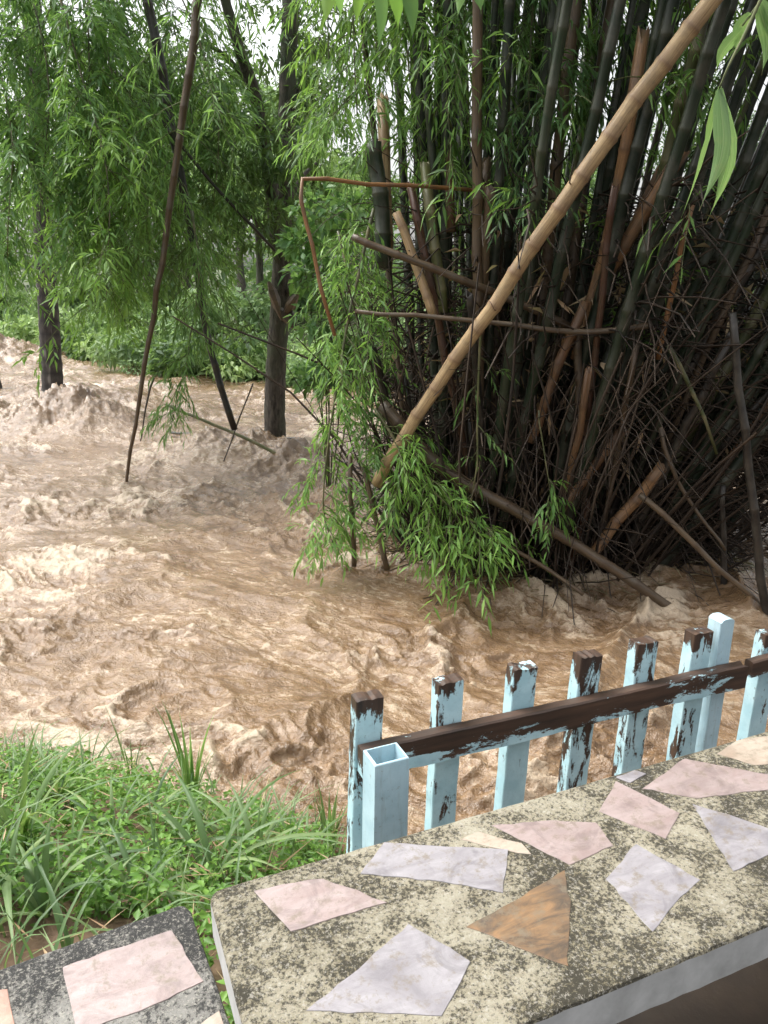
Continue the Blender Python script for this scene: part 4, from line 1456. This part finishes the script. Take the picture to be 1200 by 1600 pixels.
sprig('big pale green bamboo leaves hanging close at the upper right', [(1126, 135, 1060, 352, 6, .06), (1124, 140, 1092, 330, 16, -.06), (1127, 138, 1114, 325, 12, .02), (1122, 140, 1103, 350, 24, .08)],
      [(1215, -60, 1.75), (1170, 40, 1.73), (1140, 100, 1.7), (1124, 138, 1.7)], 1.7, 23, 'leaf_veined', 1)
sprig('narrow drooping leaves and dry sheath at the top right corner', [(1186, 8, 1190, 118, 8, .03), (1172, 20, 1150, 85, -5, .03), (1190, 0, 1215, 95, 4, 0), (1160, 45, 1118, 112, -6, .05)],
      [(1240, -60, 1.85), (1205, -20, 1.82), (1160, 40, 1.8)], 1.8, 19, 'leaf_veined', 2)
sprig('bright lime leaf tips dipping in at the top centre', [(515, -30, 508, 38, 0, 0), (540, -40, 533, 30, -3, .03), (565, -50, 556, 45, 0, .02), (592, -40, 590, 85, 4, 0), (612, -40, 622, 50, 3, .03), (632, -40, 645, 66, 3, 0), (655, -40, 668, 20, 4, .02), (720, -40, 715, 30, 0, 0), (745, -40, 752, 22, 0, 0)],
      [(760, -120, 2.2), (680, -70, 2.1), (600, -50, 2.0), (515, -40, 2.0)], 2.0, 20, 'leaf_bright', 3)

# ------------------------------------------------------------------ the grassy bank in front
rng = np.random.default_rng(55)


def bank_pts(n, x0, x1, s0, s1):
    X = rng.uniform(x0, x1, n)
    Y = np.interp(X, SX, SY) - rng.uniform(s0, s1, n)
    return X, Y


def blades(bag, X, Y, h, wd, rng, lean=.8, seg=6):
    """arching grass blades"""
    n = len(X)
    Z = bank_z(X, Y) - .01
    a = rng.uniform(0, 2 * pi, n)
    d = np.stack([np.cos(a), np.sin(a), np.zeros(n)], 1)
    sd = np.stack([-np.sin(a), np.cos(a), np.zeros(n)], 1)
    ln = rng.uniform(.15, lean, n)
    f = np.linspace(0, 1, seg)
    P0 = np.stack([X, Y, Z], 1)
    cur = P0[:, None] + d[:, None] * (h * ln)[:, None, None] * (f ** 1.8)[None, :, None] \
        + A(0, 0, 1) * h[:, None, None] * (f - (ln * .55)[:, None] * f[None] ** 2.6)[..., None]
    w_ = wd[:, None] * np.array([.6, 1, .95, .8, .5, .03])[None, :seg]
    V = np.stack([cur - sd[:, None] * w_[..., None] * .5, cur - A(0, 0, 1) * w_[..., None] * .14, cur + sd[:, None] * w_[..., None] * .5], 2)
    q, i = np.meshgrid(np.arange(n), np.arange(seg - 1), indexing='ij')
    o = (q * seg + i) * 3
    F = np.concatenate([np.stack([o, o + 1, o + 4, o + 3], -1).reshape(-1, 4), np.stack([o + 1, o + 2, o + 5, o + 4], -1).reshape(-1, 4)])
    bag.add(V.reshape(-1, 3), F, rnd=np.repeat(rng.uniform(0, 1, n), seg * 3))


b = Bag()
X, Y = bank_pts(4200, -4.5, -.15, -.05, 2.4)
k = perlin(X * 1.5, Y * 1.5, 95) > -.25
X, Y = X[k], Y[k]
blades(b, X, Y, rng.uniform(.1, .34, len(X)), rng.uniform(.004, .011, len(X)), rng, 1.1)
X, Y = bank_pts(500, -.2, 6, -.0, .9)
blades(b, X, Y, rng.uniform(.08, .2, len(X)), rng.uniform(.004, .009, len(X)), rng, 1.1)
obj('grass', b.mesh('grass'), M['leaf_grass'], kind='stuff', label='short green grass on the near bank', cat='grass')
# broad-leaved weeds
b = Bag()
n = 4200
X, Y = bank_pts(n, -4.5, -.2, -.02, 2.4)
k = perlin(X * 1.1 + 5, Y * 1.1, 96) > -.45
X, Y = X[k], Y[k]
n = len(X)
Z = bank_z(X, Y)
hgt = rng.uniform(.05, .19, n)
for m in range(12):
    a = rng.uniform(0, 2 * pi, n)
    zz = rng.uniform(.08, 1.0, n) * hgt
    P = np.stack([X + np.cos(a) * .012, Y + np.sin(a) * .012, Z + zz], 1)
    D = np.stack([np.cos(a), np.sin(a), rng.uniform(-.2, .6, n)], 1)
    V, F, r = leaf_geo(P, D, rng.uniform(.018, .044, n), rng.uniform(.01, .022, n), rng, .2, .5)
    b.add(V, F, rnd=r)
obj('weeds', b.mesh('weeds'), M['leaf_weed'], kind='stuff', label='low bright green leafy weeds on the near bank', cat='weeds')
b = Bag()
n = 2200
X, Y = bank_pts(n, -4.5, 1, .0, 2.4)
P = np.stack([X, Y, bank_z(X, Y) + rng.uniform(.004, .15, n)], 1)
D = rng.normal(0, 1, (n, 3)) * A(1, 1, .3)
V, F, r = leaf_geo(P, D, rng.uniform(.05, .24, n), rng.uniform(.002, .006, n), rng, .05, .3)
b.add(V, F, rnd=r)
obj('dry_litter', b.mesh('dry_litter'), M['leaf_dry'], kind='stuff', label='dry straw and dead leaves lying on the near bank', cat='litter')


def tuft(label, u, v, z, h, nb, wd, seed, spread=.8, lean0=0, mat='leaf_grass', upright=False):
    rng = np.random.default_rng(seed)
    # walk along the line of sight until it meets the bank (or stop just inside the water line)
    for Yq in np.linspace(1.2, 4, 141):
        p = at(u, v, Yq)
        zg = float(bank_z(p[:1], p[1:2])[0])
        if p[2] <= zg or Yq > np.interp(p[0], SX, SY) - .12:
            break
    root = thing('grass_tuft', label, 'grass', (p[0], p[1], zg - .01))
    for q in range(nb):
        a = q * 2.4 + rng.uniform(-.4, .4)
        hh = h * rng.uniform(.6, 1.15)
        ln = rng.uniform(.1, .35) if upright else rng.uniform(.35, 1.1) * spread
        d = A(cos(a), sin(a) * .8, 0)
        f = np.linspace(0, 1, 12)[:, None]
        P = d * .012 + d * hh * ln * f ** 1.7 + A(0, 0, 1) * hh * (f - ln * .6 * f ** 2.5) + A(lean0, 0, 0) * hh * f ** 2
        sd = np.broadcast_to(A(-sin(a), cos(a), 0), P.shape) + rng.normal(0, .15, 3)
        obj('blade', blade_mesh('blade', P, wd * rng.uniform(.7, 1.2), sd, .35, rng), M[mat], root)


tuft('broad bladed grass tuft fanning out at the bottom left corner', 70, 1440, .9, .3, 16, .02, 1, 1.3)
tuft('tall yellow green grass tuft at the water edge left of the fence', 300, 1240, .3, .6, 13, .019, 2, upright=True, mat='leaf_bright')
tuft('thin tall grass stalks at the water edge above the weeds', 205, 1215, .3, .52, 9, .012, 3, upright=True)
tuft('upright green grass tuft right beside the fence end', 515, 1320, .5, .44, 14, .014, 4, .7, upright=True)
tuft('long arching blue green blades lying across the middle of the bank', 330, 1385, .7, .5, 10, .024, 5, 1.5, -.3)
tuft('arching grass tuft just left of the mossy bench corner', 400, 1350, .7, .42, 12, .019, 6, 1.3)
tuft('long leaning grass tuft at the left edge of the bank', 40, 1330, .6, .5, 13, .018, 7, 1.0, .2)
tuft('grass tuft midway up the left bank', 180, 1330, .6, .38, 12, .016, 8, 1.1)
tuft('low fanned grass tuft beside the grey bench end', 160, 1420, .85, .2, 11, .013, 9, 1.3)
tuft('dark arching grass tuft near the water below the tall tuft', 390, 1290, .5, .24, 10, .013, 10, 1.2)
tuft('small tuft of grass poking up behind the hollow tube', 680, 1290, .5, .24, 8, .01, 11, .8)
tuft('thin grass spray between the fence end and long blades', 455, 1320, .5, .26, 9, .011, 12, 1.0)

for q, (u, v, h_, w_, lb) in enumerate((
        (15, 1400, .36, .02, 'wide arching tuft touching the left picture edge'), (115, 1385, .34, .018, 'arching tuft above the corner tuft on the left bank'), (235, 1290, .36, .015, 'slim tuft in the middle of the weeds near the water'),
        (270, 1350, .36, .02, 'broad arching tuft in the centre of the weeds'), (90, 1260, .4, .015, 'tall slim tuft near the water on the left bank'), (350, 1330, .36, .017, 'arching tuft halfway between weeds centre and fence'),
        (220, 1420, .3, .017, 'broad tuft right above the grey bench corner'), (480, 1345, .3, .013, 'slim tuft behind the mossy bench edge'), (140, 1210, .36, .012, 'thin stalks at the water edge on the left'))):
    tuft(lb, u, v, .6, h_, 12, w_, 30 + q, 1.35)
